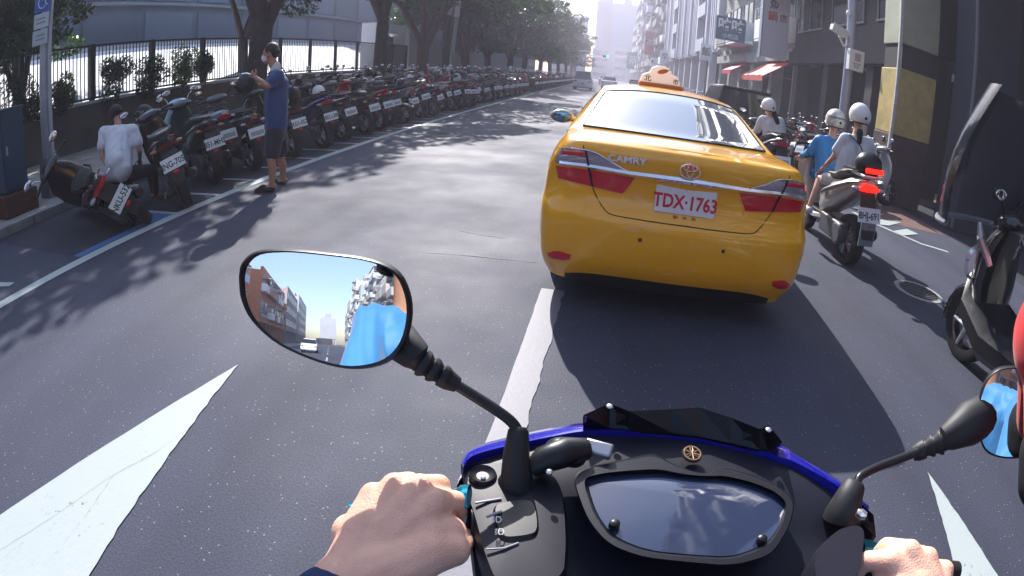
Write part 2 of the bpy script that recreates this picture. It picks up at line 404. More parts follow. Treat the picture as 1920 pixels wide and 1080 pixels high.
for pts_ in ([(800, 474), (870, 479), (940, 486), (1003, 492)], [(862, 433), (905, 441), (948, 447)]):
    q_ = spline([tuple(PZ(u, v, 0)) for u, v in pts_], 16); rr_ = random.Random(len(pts_)); MB().grid([[(p.x, p.y, .004) for p in q_], [(p.x, p.y + rr_.uniform(.004, .014), .004) for p in q_]]).build('road_scuff', M_SCUFF, smooth=False)['kind'] = 'structure'
# kerbside line and hatching at the side lane mouth
def band(pts, w_):
    P = [Vector((*g2(*p), 0)) for p in pts]; L_, R_ = [], []
    for i, p in enumerate(P):
        d = (P[min(i+1, len(P)-1)] - P[max(i-1, 0)]).normalized(); n = Vector((-d.y, d.x, 0)); L_.append((p + n*w_/2)[:2]); R_.append((p - n*w_/2)[:2])
    return [tuple(x) for x in L_] + [tuple(x) for x in R_[::-1]]
marking('kerbside_line', [band([(1600, 398), (1625, 413), (1675, 435), (1728, 458), (1778, 473)], .10)], M_MARK)
marking('side_lane_hatching', [[g2(*p) for p in q] for q in ([(1622, 398), (1632, 396), (1657, 403), (1622, 406)], [(1624, 413), (1652, 412), (1690, 418), (1667, 424), (1640, 421)],
     [(1675, 434), (1700, 430), (1722, 440), (1690, 443)], [(1600, 385), (1625, 384), (1640, 390), (1600, 393)])], M_MARK, .0105)
sheet('brick_apron', 4.9, 6.3, 8.2, 30, .0035, mat('red_paving', (.16, .09, .08), .85, var=.3, scale=6))
marking('yellow_dabs', [[g2(*p) for p in q] for q in ([(1792, 662), (1818, 670), (1816, 680), (1790, 668)], [(1722, 548), (1740, 552), (1738, 558), (1722, 554)])], M_YEL, .0105)
M_IRON = mat('cast_iron', (.10, .10, .11), .5, .5, var=.3, scale=40, bump=.5, bscale=60)
for k, (u, v, r, lab) in enumerate([(822, 251, .33, 'round pale manhole cover nearest beside the parked scooters'), (990, 192, .33, 'round manhole cover far up the road left of the taxi'), (1722, 547, .3, 'round manhole cover on the right by the black motor scooter')]):
    p = PZ(u, v, 0); t = thing('manhole_cover', lab, 'manhole cover', (p.x, p.y, 0), group='manhole covers in the road')
    MB().lathe([(r, .0), (r, .008), (r - .05, .0085)], n=32).build('frame_ring', mat('manhole_concrete', (.33, .33, .34), .7, var=.3, scale=20), t)
    c = MB(); c.lathe([(r - .052, .004), (r - .055, .011), (.001, .012)], n=32)
    for i in range(-4, 5):
        hw = sqrt(max(0, (r - .07)**2 - (i*.055)**2)); c.box((0, i*.055, .0135), (2*hw, .012, .004))
    c.build('lid', M_IRON, t, smooth=False)

# ================================================================== LEFT SIDE: wall, fence, hedge, buildings
WX = -11.5
M_WALL = mat('retaining_wall', (.085, .075, .062), .85, var=.3, scale=1.6, bump=.3, bscale=30)
M_COPE = mat('coping', (.42, .42, .42), .8, var=.25, scale=4)
rw = thing('retaining_wall', 'low dark brown retaining wall with pale coping under the railing', 'wall', (WX, 0, 0))
for i in range(16):
    y0 = -18 + i*2.5
    MB().box((-.15, y0 + 1.25, .62), (.3, 2.492, 1.16)).build('wall_panel', M_WALL, rw, smooth=False, bevel=.01)
    MB().box((-.15, y0 + 1.25, 1.235), (.36, 2.494, .07)).build('coping_stone', M_COPE, rw, smooth=False)
lw = thing('garden_wall', 'long low grey wall further up the street behind the scooters', 'wall', (WX, 22, 0))
MB().box((-.15, 24, .55), (.3, 48, .95)).build('wall_panel', mat('low_wall', (.20, .18, .17), .85, var=.25, scale=1), lw, smooth=False)
MB().box((-.15, 24, 1.05), (.36, 48, .06)).build('coping_stone', M_COPE, lw, smooth=False)
M_FENCE = mat('black_fence_paint', (.010, .012, .02), .45)
fn = thing('metal_railing', 'black metal railing with thin upright bars on the brown wall', 'fence', (WX - .15, 0, 1.27))
FT = 2.66 - 1.27
me_bar = MB().box((0, 0, FT/2), (.022, .022, FT - .06)).build('bar', M_FENCE, fn, smooth=False)
me_post = MB().box((0, 0, FT/2), (.12, .12, FT + .02)).build('post', M_FENCE, fn, smooth=False)
me_bar.location = (0, 3, 0); me_post.location = (0, 2, 0)
y = 2.0; nb = 0
while y < 30:
    for k in range(1, 18):
        yy = y + k*.125
        if nb < 270 and yy > 5:
            o = bpy.data.objects.new('bar', me_bar.data); COL.objects.link(o); o.parent = fn; o.location = (0, yy, 0); nb += 1
    y += 2.25
    o = bpy.data.objects.new('post', me_post.data); COL.objects.link(o); o.parent = fn; o.location = (0, y, 0)
for z in (.06, FT - .03):
    MB().box((0, 8, z), (.05, 46, .05)).build('rail', M_FENCE, fn, smooth=False)

M_WB = mat('white_building_wall', (.86, .88, .92), .7, var=.04, scale=1)
M_BB = mat('blue_grey_cladding', (.10, .17, .24), .55, var=.15, scale=.5)
hb = thing('sun_catch_roof', 'long white roof slope added to catch the sun behind the black railing', 'carport', (-14.2, 0, 0))  # made-up roof, pitched to catch sun and look bright behind the bars
for i in range(24):
    y0 = -18 + i*2.5
    MB().grid([[(1.6, y0, 1.24), (1.6, y0 + 2.47, 1.24)], [(-4.2, y0, 3.05), (-4.2, y0 + 2.47, 3.05)]], thick=(0, 0, -.06)).build('roof_sheet', M_WB, hb, smooth=False)
MB().box((-4.3, 12, 3.1), (.3, 60.4, .22)).build('ridge_beam', mat('pale_parapet', (.5, .55, .6), .6, var=.1), hb, smooth=False)
for i in range(12): MB().box((-4.3, -16 + i*5, 1.5), (.15, .15, 3.0)).build('post', M_STEEL, hb, smooth=False)
gb = thing('grey_blue_building', 'large grey blue clad building behind the trees on the left', 'building', (-21, 0, 0))
MB().box((-3, 20, 5.2), (6, 84, 10.4)).build('wall', M_BB, gb, smooth=False)
for j in range(2):
    for i in range(20):
        MB().box((.04, -20 + i*4.1, 3.9 + j*2.8), (.1, 3.6, 2.2)).build('cladding_panel', mat('cladding_%d' % (i % 3), [(.08, .15, .22), (.13, .21, .30), (.10, .18, .28)][i % 3], .4, var=.1), gb, smooth=False)
for j in range(3): MB().box((.15, 20, 2.6 + j*2.8), (.3, 84, .16)).build('ledge', mat('ledge', (.2, .26, .33), .5), gb, smooth=False)

LEAF1 = leafmat('leaf_dark', (.016, .040, .014), (.04, .08, .022)); LEAF2 = leafmat('leaf_light', (.05, .10, .02), (.11, .17, .04))
def leaves(centres, n, size, seed, name, m, parent=None, off=None, droop=.3):
    rnd = random.Random(seed); v = []; f = []
    for c, r in centres:
        for i in range(int(n*r[0]*r[1]*r[2]**.5) if n < 0 else n):
            while True:
                p = Vector([rnd.uniform(-1, 1) for _ in range(3)]); L_ = p.length
                if .25 < L_ < 1: break
            p = p*(L_**-.35); q = Vector((c[0] + p.x*r[0], c[1] + p.y*r[1], c[2] + p.z*r[2]))
            a = Vector([rnd.gauss(0, 1) for _ in range(3)]).normalized(); u = a.orthogonal().normalized(); w_ = a.cross(u)
            s = size*rnd.uniform(.6, 1.3); k = len(v)
            v += [tuple(q - u*s), tuple(q + w_*s*.45), tuple(q + u*s), tuple(q - w_*s*.45)]; f.append((k, k+1, k+2, k+3))
    b = MB(); b.v = v; b.f = f; b.m = [0]*len(f)
    return b.build(name, m, parent, smooth=False, off=off, fixn=False)

M_BARK = mat('bark', (.06, .045, .042), .9, var=.35, scale=5, bump=.8, bscale=18)
M_BARK2 = mat('bark_reddish', (.10, .055, .05), .9, var=.35, scale=5, bump=.8, bscale=18)
def make_tree(seed, h, lean, m=None, fork=2.4, r=.3, crown_h=(3.6, 7.5), spread=2.3, n=420, off_x=-2.3, nc=12):
    rnd = random.Random(seed); t = thing('street_tree', 'tree', 'tree')
    tp = [Vector((0, 0, -.1)), Vector((lean*.15, 0, .5)), Vector((lean*.5, 0, fork*.6)), Vector((lean, 0, fork))]
    b = MB(); b.tube(spline([tuple(p) for p in tp], 9), [r*1.45, r*1.15, r*1.0, r*.95, r*.9, r*.9, r*.9, r*.92, r*.85], 14)
    top = tp[-1]; br = MB(); cl = []
    for k in range(5):
        a = k*2*pi/5 + rnd.uniform(-.4, .4) + .5; l = rnd.uniform(1.5, 2.6)
        e = top + Vector((cos(a)*l*.8 + off_x*.35, sin(a)*l, rnd.uniform(1.6, 2.8)))
        mid = top + (e - top)*.45 + Vector((0, 0, .25))
        br.tube(spline([tuple(top - Vector((0, 0, .25))), tuple(mid), tuple(e)], 7), [r*.62, r*.55, r*.45, r*.36, r*.28, r*.2, r*.12], 9)
        for j in range(3):
            e2 = e + Vector((rnd.uniform(-1.2, 1.2), rnd.uniform(-1.2, 1.2), rnd.uniform(.3, 1.7)))
            br.tube([tuple(mid.lerp(e, .5 + .2*j)), tuple(e2)], [r*.2, r*.06], 6); cl.append((tuple(e2), (rnd.uniform(.7, 1.25), rnd.uniform(.8, 1.3), rnd.uniform(.4, .8))))
    for k in range(nc):
        a = rnd.uniform(0, 2*pi); q = rnd.uniform(.3, 1)
        cl.append(((top.x + off_x + cos(a)*spread*q, top.y + sin(a)*spread*q, rnd.uniform(*crown_h)), (rnd.uniform(.6, 1.3), rnd.uniform(.7, 1.3), rnd.uniform(.35, .8))))
    b.build('trunk', m or M_BARK, t); br.build('limbs', m or M_BARK, t)
    leaves(cl, n, .115, seed, 'crown', LEAF1, t)
    return t
TR = [make_tree(11, 8, .25, crown_h=(3.8, 6.6), spread=2.9, off_x=-.7, nc=30), make_tree(23, 8, -.2, M_BARK2, fork=2.0, r=.27), make_tree(37, 8, .1, fork=2.9, r=.24), make_tree(51, 8, .15, fork=2.1, r=.25, crown_h=(2.3, 8.2), spread=3.4, n=430, off_x=0, nc=26)]
tb = tree_table()
spots = [(0, -9.5, 13.1, 0, 1.15, 'thick dark tree trunk behind the man in navy'), (2, -9.2, 21.5, 1.0, 1.2, 'leaning dark tree right of the man in navy'),
         (1, -8.9, 26.0, 2.2, 1.2, 'reddish forked tree by the white gate posts'), (2, -9.0, 30.8, 3.2, 1.15, 'straight dark trunk just right of the forked tree'),
         (3, -8.8, 41, 4.1, 1.1, 'tree behind the leaning street sign pole'), (3, -8.6, 49, 5.0, 1.15, 'mid street tree in front of the pale wall'), (3, -8.6, 57, .5, 1.2, 'far street tree over the red scooter'),
         (3, -8.2, 68, 1.4, 1.2, 'far tree in the hazy avenue on the left'), (3, -8.2, 80, 2.6, 1.25, 'far tree in the hazy avenue on the left'), (3, -8.2, 94, 3.6, 1.3, 'far tree in the hazy avenue on the left'),
         (3, -8.2, 110, 4.4, 1.3, 'far tree in the hazy avenue on the left'), (3, -8.4, 128, 5.4, 1.35, 'far tree in the hazy avenue on the left'), (1, -8.6, 150, .2, 1.4, 'far tree in the hazy avenue on the left'),
         (0, -13.0, 7.0, 1.3, .7, 'leafy garden tree behind the railing at the left edge'), (1, -14.5, 5.0, 2.0, .9, 'shaded garden tree at the far left edge'), (2, -13.2, 17.5, 2.8, .95, 'garden tree behind the railing beside the thick trunk'),
         (0, -13.5, -6, 2.0, 1.0, 'tree behind the rider on the left footway'), (1, -9, 35.4, .9, 1.15, 'slim street tree beyond the straight dark trunk')]
used = set()
for k, x, y, rz, sc, lab in spots:
    o = TR[k] if k not in used else copy_tree(TR[k], None, tb); used.add(k)
    o.location = (x, y, .1); o.rotation_euler = (0, 0, rz); o.scale = (sc, sc, sc); o['label'] = lab; o['group'] = 'trees along the left footway'

# shrubs planted along the railing
rnd = random.Random(5)
for k, (y, w_, h, lab) in enumerate([(6.5, 1.1, 1.0, 'dark shrub under the railing at the far left edge'), (7.6, .5, .8, 'small shrub just right of the disabled parking pole'), (9.4, .8, 1.0, 'leafy shrub on the wall left of the fallen helmets'),
      (10.7, .9, .95, 'shrub growing through the railing bars'), (12.0, 1.0, 1.15, 'tall clipped bright green shrub in front of the railing'), (13.0, .6, 1.0, 'narrow dark shrub beside the bare railing bars')]):
    t = thing('shrub', lab, 'shrub', (WX + .18, y, 1.2), group='shrubs along the railing')
    b = MB()
    for i in range(5): b.tube([(0, 0, -.1), (rnd.uniform(-.1, .1), rnd.uniform(-.3, .3)*w_, h*.7)], [.015, .006], 5)
    b.build('stem', M_BARK, t)
    leaves([((0, rnd.uniform(-.4, .4)*w_, rnd.uniform(.1, .85)*h), (.24, .38*w_, .28*h)) for _ in range(9)], 330, .042, 50 + k, 'foliage', LEAF2 if k == 4 else LEAF1, t)

# white gate posts and pale walls further along
gp = thing('white_gate_house', 'small white gatehouse with pale lintel between the tree trunks', 'building', (-12.2, 31.5, 0))
MB().box((0, 0, 1.9), (1.0, .7, 3.8)).build('pillar', M_WB, gp, smooth=False); MB().box((0, -4, 1.9), (1.0, .7, 3.8)).build('pillar', M_WB, gp, smooth=False)
MB().box((0, -2, 3.6), (.9, 3.2, .5)).build('lintel', M_WB, gp, smooth=False); MB().box((-.3, -2, 1.6), (.1, 3.2, 3.2)).build('gate', mat('brown_gate', (.08, .05, .045), .6), gp, smooth=False)
pw = thing('pale_street_wall', 'long pale wall beyond the gatehouse lit by the sun', 'wall', (-13.2, 62, 0))
for i in range(8): MB().box((0, -26 + i*6.5, 1.7), (.4, 6.47, 3.4)).build('wall_panel', mat('pale_render', (.42, .42, .45), .8, var=.1), pw, smooth=False)
lb = thing('shaded_block', 'tall hazy grey block hidden behind the avenue trees', 'building', (-24, 96, 0))
MB().box((0, 0, 11), (14, 70, 22)).build('wall', mat('hazy_block', (.16, .17, .19), .8, var=.1), lb, smooth=False)
for j in range(6):
    for i in range(14): MB().box((7.03, -32 + i*4.8, 3 + j*3.4), (.1, 2.4, 1.6)).build('window', M_GLASSD, lb, smooth=False)

# disabled parking sign pole
sp = thing('sign_pole', 'grey steel pole with blue wheelchair sign and white plates below', 'sign pole', (-7.32, 4.55, .12))
MB().lathe([(.115, 0), (.105, .4), (.095, 3.4)], n=20).build('pole', M_STEEL, sp)
MB().tube([(.17, -.02, 0), (.15, -.02, .35), (.15, -.02, 3.2)], .026, 8).build('conduit', mat('grey_conduit', (.45, .46, .5), .5), sp)
MB().box((0, 0, .28), (.3, .3, .56), taper=.8).build('base_sleeve', mat('sleeve', (.12, .14, .16), .6), sp, smooth=False)
sd = Vector((.31, -1, 0)).normalized(); sr = Vector((1, .31, 0)).normalized()
def signplate(parent, name, c, w_, h, m, th=.006, right=sr, lab=None):
    M = face(c, right, (0, 0, 1)); return MB().box((0, 0, 0), (w_, h, th), M=M).build(name, m, parent, smooth=False, label=lab)
signplate(sp, 'sign_panel', (.02, -.12, 2.86), .34, .36, mat('sign_blue', (.03, .12, .42), .4), lab='blue wheelchair sign')
M = face(Vector((.02, -.12, 2.86)) + sd*.008, sr, (0, 0, 1)); b = MB()
b.ell((-.02, .12, 0), (.025, .025, .003), M=M); b.tube([(-.02, .09, 0), (-.01, 0, 0), (.06, -.005, 0), (.09, -.09, 0), (.12, -.09, 0)], .010, 6, M=M)
b.tube([(.05 + .085*cos(a) - .045, -.045 + .085*sin(a), 0) for a in [radians(100 + i*22) for i in range(11)]], .009, 6, M=M); b.tube([(-.018, .05, 0), (.05, .045, 0)], .008, 6, M=M)
b.build('wheelchair_symbol', M_WHITE, sp)
signplate(sp, 'sign_panel', (.02, -.12, 2.55), .32, .22, mat('sign_pale', (.45, .55, .6), .5, var=.05), lab='pale notice plate'); signplate(sp, 'sign_panel', (.0, -.12, 2.31), .33, .22, mat('sign_pale2', (.40, .50, .55), .5, var=.05))
for j, zz in enumerate((2.58, 2.52, 2.34, 2.28)):
    signplate(sp, 'printed_line', Vector((.01, -.12, zz)) + sd*.005, .2, .022, mat('print_grey', (.2, .26, .3), .6), .002)

bx = thing('utility_cabinet', 'blue steel utility cabinet at the left edge of the footway', 'cabinet', (-7.25, 3.72, .12))
MB().box((-.05, 0, .86), (.6, .42, 1.1)).build('cabinet_body', mat('cabinet_blue', (.018, .05, .09), .5, var=.15), bx, smooth=False, bevel=.015)
MB().box((.26, 0, .86), (.012, .36, 1.0)).build('door', mat('cabinet_blue2', (.022, .058, .10), .5), bx, smooth=False); MB().box((.273, -.13, .86), (.02, .03, .12)).build('handle', M_STEEL, bx, smooth=False)
MB().box((-.05, 0, .15), (.8, .6, .29)).build('plinth', mat('rusty_plinth', (.07, .026, .016), .85, var=.4, scale=6, bump=.4), bx, smooth=False, bevel=.02)

p2 = thing('street_sign_pole', 'leaning grey pole with white sign plates above the scooter row', 'sign pole', (-8.1, 28.1, .1), rot=(0, radians(4), 0))
MB().tube([(0, 0, 0), (0, 0, 5.2)], [.12, .09], 12).build('pole', mat('pole_green_grey', (.3, .36, .36), .5), p2)
MB().box((0, -.14, 4.6), (.28, .04, 1.2)).build('sign_panel', M_WHITE, p2, smooth=False); MB().box((-.35, -.14, 4.6), (.26, .04, 1.0)).build('sign_panel', mat('sign_grey', (.5, .5, .55), .5), p2, smooth=False)
MB().box((-.17, -.1, 4.6), (.7, .03, .05)).build('bracket', M_STEEL, p2, smooth=False)

# ================================================================== RIGHT SIDE
M_DARKF = mat('dark_stone_facade', (.035, .028, .034), .5, var=.25, scale=1.2, bump=.1)
M_WIN = mat('window_glass', (.03, .04, .055), .08, spec=.8); M_FRAME = mat('window_frame', (.3, .32, .34), .5, .5)
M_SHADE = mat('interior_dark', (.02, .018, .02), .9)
def balcony_building(name, label, X, y0, y1, H_, wall, floors=None, bay=3.2, ground=3.6, slab=.9, fins=False, side=1, seed=1, acs=True, depth=10, cage=True, gcol=M_SHADE, detail=True, dmin=0):
    """street facade at X facing the road; side=+1 right of the street"""
    rnd = random.Random(seed); t = thing(name, label, 'building', (X, (y0 + y1)/2, 0)); Ln = y1 - y0; s = side
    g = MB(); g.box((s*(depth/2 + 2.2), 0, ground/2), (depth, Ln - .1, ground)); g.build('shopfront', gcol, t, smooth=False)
    MB().box((s*(depth/2), 0, (ground + H_)/2 + .2), (depth, Ln - .02, H_ - ground)).build('wall', wall, t, smooth=False)
    nb = max(1, round(Ln/bay)); bw = Ln/nb
    for i in range(nb + 1):
        MB().box((s*.35, -Ln/2 + i*bw + (.26 if i == 0 else -.26 if i == nb else 0), ground/2 + .1), (.6, .5, ground)).build('pillar', wall, t, smooth=False)
    MB().box((s*.02, 0, ground + .1), (.5, Ln + .02, .5)).build('fascia', wall, t, smooth=False)
    nf = floors or int((H_ - ground)/3.1); fh = (H_ - ground)/nf
    for j in range(nf):
        for i in range(nb):
            y = -Ln/2 + (i + .5)*bw; z = ground + .2 + j*fh; kind = rnd.random()
            wd = MB().box((-s*.012, y, z + fh*.55), (.05, bw*.72, fh*.5)).build('window', M_WIN, t, smooth=False)
            fr = MB()
            for q in (-.36, 0, .36): fr.box((-s*.05, y + q*bw, z + fh*.55), (.05, .06, fh*.5))
            fr.box((-s*.052, y, z + fh*.8), (.05, bw*.76, .06)); fr.box((-s*.052, y, z + fh*.3), (.07, bw*.76, .07)); fr.build('frame', M_FRAME, wd, smooth=False)
            if not fins and kind < .62 and (detail or (dmin and j >= dmin)):
                bl = MB(); bl.box((-s*.5, y, z + fh*.16), (1.0, bw*.9, .12)); bl.box((-s*.98, y, z + fh*.32), (.08, bw*.9, fh*.28))
                for e in (-1, 1): bl.box((-s*.5, y + e*bw*.44, z + fh*.32), (1.0, .07, fh*.28))
                bl.build('balcony', [wall, M_WB, mat('balcony_tile', (.32, .30, .28), .7, var=.2)][rnd.randrange(3)], t, smooth=False)
                if cage and rnd.random() < .6:
                    cg = MB()
                    for q in range(9): cg.box((-s*.97, y + (q - 4)*bw*.108, z + fh*.62), (.03, .03, fh*.36))
                    for q in (.5, .62, .78): cg.box((-s*.97, y, z + fh*q), (.03, bw*.88, .03))
                    cg.box((-s*.55, y, z + fh*.84), (1.15, bw*.95, .05)); cg.build('window_cage', [M_STEEL, M_WHITE][rnd.randrange(2)], t, smooth=False)
            elif acs and kind < .85 and detail:
                MB().box((-s*.3, y + rnd.uniform(-.6, .6), z + fh*.2), (.55, .8, .55)).build('air_conditioner', mat('ac_white', (.55, .56, .56), .5), t, smooth=False, bevel=.02)
    MB().box((s*.3, 0, H_ + .5), (.5, Ln, .7)).build('parapet', wall, t, smooth=False)
    if rnd.random() < .7: MB().box((s*5, Ln*.1, H_ + 1.6), (4, Ln*.4, 2.6)).build('rooftop_shed', mat('roof_sheet', (.3, .33, .36), .6), t, smooth=False)
    return t
# dark near building with a deep shaded arcade
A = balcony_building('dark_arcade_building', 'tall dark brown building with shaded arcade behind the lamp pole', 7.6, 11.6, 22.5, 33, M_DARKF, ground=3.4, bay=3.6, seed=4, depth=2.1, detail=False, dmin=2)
ov = thing('elevated_ramp', 'dark concrete underside of the elevated ramp above the arcade', 'overpass', (7, 12, 0))
MB().box((.6, -1.0, 6.3), (2.9, 22, .5)).build('deck_slab', mat('ramp_concrete', (.09, .09, .10), .8, var=.2), ov, smooth=False)
MB().box((-.9, -1.0, 6.75), (.18, 22, 1.0)).build('parapet', mat('ramp_parapet', (.14, .15, .15), .8, var=.2), ov, smooth=False)
B = balcony_building('shop_house', 'narrow greenish shop house with caged balconies and red awning', 7.8, 22.7, 30.5, 27, mat('greenish_tile', (.30, .34, .33), .7, var=.15, scale=2), ground=3.6, bay=3.9, seed=9)
C = balcony_building('weathered_shop_house', 'weathered shop house with green plants and blue shop sign', 7.9, 30.7, 40, 16, mat('weathered_render', (.33, .32, .30), .8, var=.25, scale=1.5), ground=3.7, bay=3.1, seed=17)
M_FINW = mat('white_fin_wall', (.55, .55, .62), .65, var=.06, scale=1)
D = thing('white_finned_building', 'white building with tall vertical fins above an arcade', 'building', (8, 60, 0))
MB().box((5.4, 0, 11.2), (9.4, 39.6, 13)).build('wall', mat('fin_recess', (.10, .09, .12), .7), D, smooth=False)
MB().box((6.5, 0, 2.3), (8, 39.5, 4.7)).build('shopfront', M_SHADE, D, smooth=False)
for i in range(9):
    MB().box((.35, -19.6 + i*4.9, 2.35), (.6, .6, 4.7)).build('pillar', M_FINW, D, smooth=False)
    MB().box((-.1, -19.6 + i*4.9, 11.5), (.7, .7, 13.7)).build('pier', M_FINW, D, smooth=False)
for i in range(8):
    yc = -17.15 + i*4.9; op = i in (1, 5)
    for j in range(5): MB().box((.15 if not op else -.2, yc, 5.3 + j*3.1), (.7, 4.18, 1.5 if not op else 1.1)).build('spandrel', M_FINW, D, smooth=False)
    if not op:
        for q in (-1.25, -.42, .42, 1.25): MB().box((-.12, yc + q, 11.5), (.36, .3, 13.6)).build('fin', M_FINW, D, smooth=False)
    for j in range(4): MB().box((.66, yc, 6.85 + j*3.1), (.05, 4.1, 1.5)).build('window', M_WIN, D, smooth=False)
MB().box((.3, 0, 18.6), (1.6, 39.9, .8)).build('parapet', M_FINW, D, smooth=False)
walls = [mat('wall_c%d' % i, c, .75, var=.2, scale=1) for i, c in enumerate([(.36, .36, .38), (.28, .33, .33), (.42, .40, .38), (.30, .25, .25), (.40, .42, .46), (.24, .28, .32)])]
y = 80.3; k = 0
for Ln, H_ in ((11, 17), (8, 21), (12, 15), (9, 19), (14, 23), (10, 16), (12, 20), (16, 24), (14, 18)):
    balcony_building('apartment_building', ['grey apartment block just past the white finned building', 'green grey apartment block second past the finned building', 'buff apartment block third past the finned building', 'brownish block with a red sign on its front',
        'pale tall block in the haze at mid street', 'blue grey block in the haze', 'far pale block down the right side', 'far tall block before the road end', 'last block down the right side'][k], 8.2 - .12*k, y, y + Ln, H_, walls[k % 6], seed=30 + k, bay=3.4, detail=k < 6); y += Ln + .2; k += 1
# blocks closing the street
M_FAR = mat('far_blue_block', (.09, .22, .30), .8, var=.08, scale=.2)
fb = thing('distant_tower_block', 'broad pale blue tower block closing the far end of the street', 'building', (1, 268, 0))
MB().box((1, 8, 19), (19, 16, 38)).build('wall', M_FAR, fb, smooth=False); MB().box((-4.5, 7, 19.6), (7, 14, 41)).build('wing', M_FAR, fb, smooth=False); MB().box((6, 6, 39), (4, 5, 4)).build('roof_house', M_FAR, fb, smooth=False)
for j in range(11):
    for i in range(6): MB().box((-7 + i*3.0, -.05, 4 + j*3.2), (1.5, .1, 1.3)).build('window', mat('far_window', (.10, .17, .22), .4), fb, smooth=False)
for k, (x, y, w_, h, c, lab) in enumerate([(-3.5, 232, 7, 13, 1, 'low green grey block before the distant tower'), (4.5, 225, 6, 14, 4, 'low pale block right in front of the distant tower'), (-16, 215, 14, 24, 5, 'hazy block behind the far trees')]):
    t = thing('distant_block', lab, 'building', (x, y, 0)); MB().box((0, 3, h/2), (w_, 6, h)).build('wall', walls[c], t, smooth=False)
    for j in range(int(h/3.2)): MB().box((0, -.05, 2 + j*3.2), (w_*.8, .1, 1.2)).build('window', M_WIN, t, smooth=False)
    MB().box((0, -.3, h*.72), (w_*.9, .6, .5)).build('canopy', M_WHITE, t, smooth=False)

# signs, awnings on the right
vs_ = thing('vertical_shop_sign', 'tall pale grey vertical shop sign hanging over the red awning', 'shop sign', (6.67, 22.4, 0))
MB().box((-.05, 0, 6.0), (1.16, .3, 5.4)).build('sign_box', mat('sign_lilac', (.62, .62, .68), .5, var=.05), vs_, smooth=False, bevel=.02)
MB().box((-.64, 0, 6.0), (.05, .36, 5.5)).build('edge_trim', M_STEEL, vs_, smooth=False)
for s_, z, c, sz, x in (('福', 8.2, M_GREENINK, .62, 0), ('海', 7.3, mat('ink_grey', (.12, .12, .15), .6), .55, 0), ('屋', 6.45, mat('ink_grey', (.12, .12, .15), .6), .55, 0), ('魚', 5.55, mat('ink_brown', (.09, .04, .04), .6), .45, -.1), ('鍋', 5.05, M_REDINK, .45, -.15), ('店', 5.05, mat('ink_redgrey', (.3, .08, .1), .6), .36, .32)):
    text('sign_character', s_, sz, c, vs_, face((-.05 + x, -.155, z), (1, 0, 0), (0, 0, 1)), bold=.01)
bs = thing('blue_shop_sign', 'pale blue shop sign with big white characters under the balcony', 'shop sign', (6.42, 29.8, 0))
MB().box((-.1, 0, 5.05), (1.64, .25, 1.3)).build('sign_box', mat('sign_blue_dark', (.05, .13, .20), .5), bs, smooth=False)
text('sign_character', '咕咕', .74, mat('sign_cream', (.75, .8, .8), .5), bs, face((-.1, -.135, 5.23), (1, 0, 0), (0, 0, 1)), bold=.02); text('sign_character', '小吃店', .3, mat('sign_cream', (.75, .8, .8), .5), bs, face((-.1, -.135, 4.62), (1, 0, 0), (0, 0, 1)))
def awning(label, x0, x1, y0, y1, z0, z1, m):
    t = thing('awning', label, 'awning', (x1, (y0 + y1)/2, 0), group='awnings on the right')
    rows = [[(lerp(x1, x0, i/6) - x1, lerp(y0, y1, j/8) - (y0 + y1)/2, lerp(z1, z0, i/6) + .04*(j % 2)*(i/6)) for j in range(9)] for i in range(7)]
    MB().grid(rows, thick=(0, 0, -.03)).build('canopy', m, t, smooth=False)
    MB().box((x0 - x1, 0, z0 - .12), (.03, y1 - y0, .22)).build('valance', m, t, smooth=False)
    for e in (y0 - (y0+y1)/2, y1 - (y0+y1)/2): MB().tube([(x0 - x1, e, z0), (0, e, z0 + .1)], .02, 6).build('arm', M_STEEL, t)
awning('sunlit red awning below the vertical shop sign', 6.5, 7.85, 23.2, 27.2, 2.55, 3.45, mat('awning_red', (.55, .09, .06), .6, var=.1))
awning('small crimson awning further up the arcade', 6.9, 7.95, 31.5, 34, 2.9, 3.5, mat('awning_crimson', (.5, .03, .08), .6, var=.1))
for k, (x, y, z, w_, h, m, nm, lab) in enumerate([(6.6, 96, 8.2, 1.6, 4.2, mat('sign_redpink', (.55, .10, .12), .5), '茶', 'far red vertical sign on the right side of the street'), (6.2, 150, 6.5, 3.2, 4.6, mat('sign_green', (.03, .30, .18), .5), '藥', 'far green sign hanging over the road end'),
     (6.9, 88, 4.6, 1.0, 1.6, M_WHITE, '麵', 'far small white sign low on the right'), (6.8, 70, 4.9, 1.1, 1.7, mat('sign_white2', (.7, .72, .75), .5), '早', 'square white sign on the finned building arcade'), (7.2, 42.2, 4.4, .9, 1.3, mat('sign_pale3', (.6, .68, .7), .5), '飯', 'pale square sign beside the plant balcony')]):
    t = thing('hanging_sign', lab, 'shop sign', (x, y, z), group='hanging signs down the street')
    MB().box((0, 0, 0), (w_, .25, h)).build('sign_box', m, t, smooth=False)
    text('sign_character', nm, min(w_, h)*.8, M_WHITE if k < 2 else M_GREENINK, t, face((0, -.14, 0), (1, 0, 0), (0, 0, 1)), bold=.01)
    MB().box((w_/2 + .6, 0, 0), (1.2, .08, .1)).build('bracket', M_STEEL, t, smooth=False)
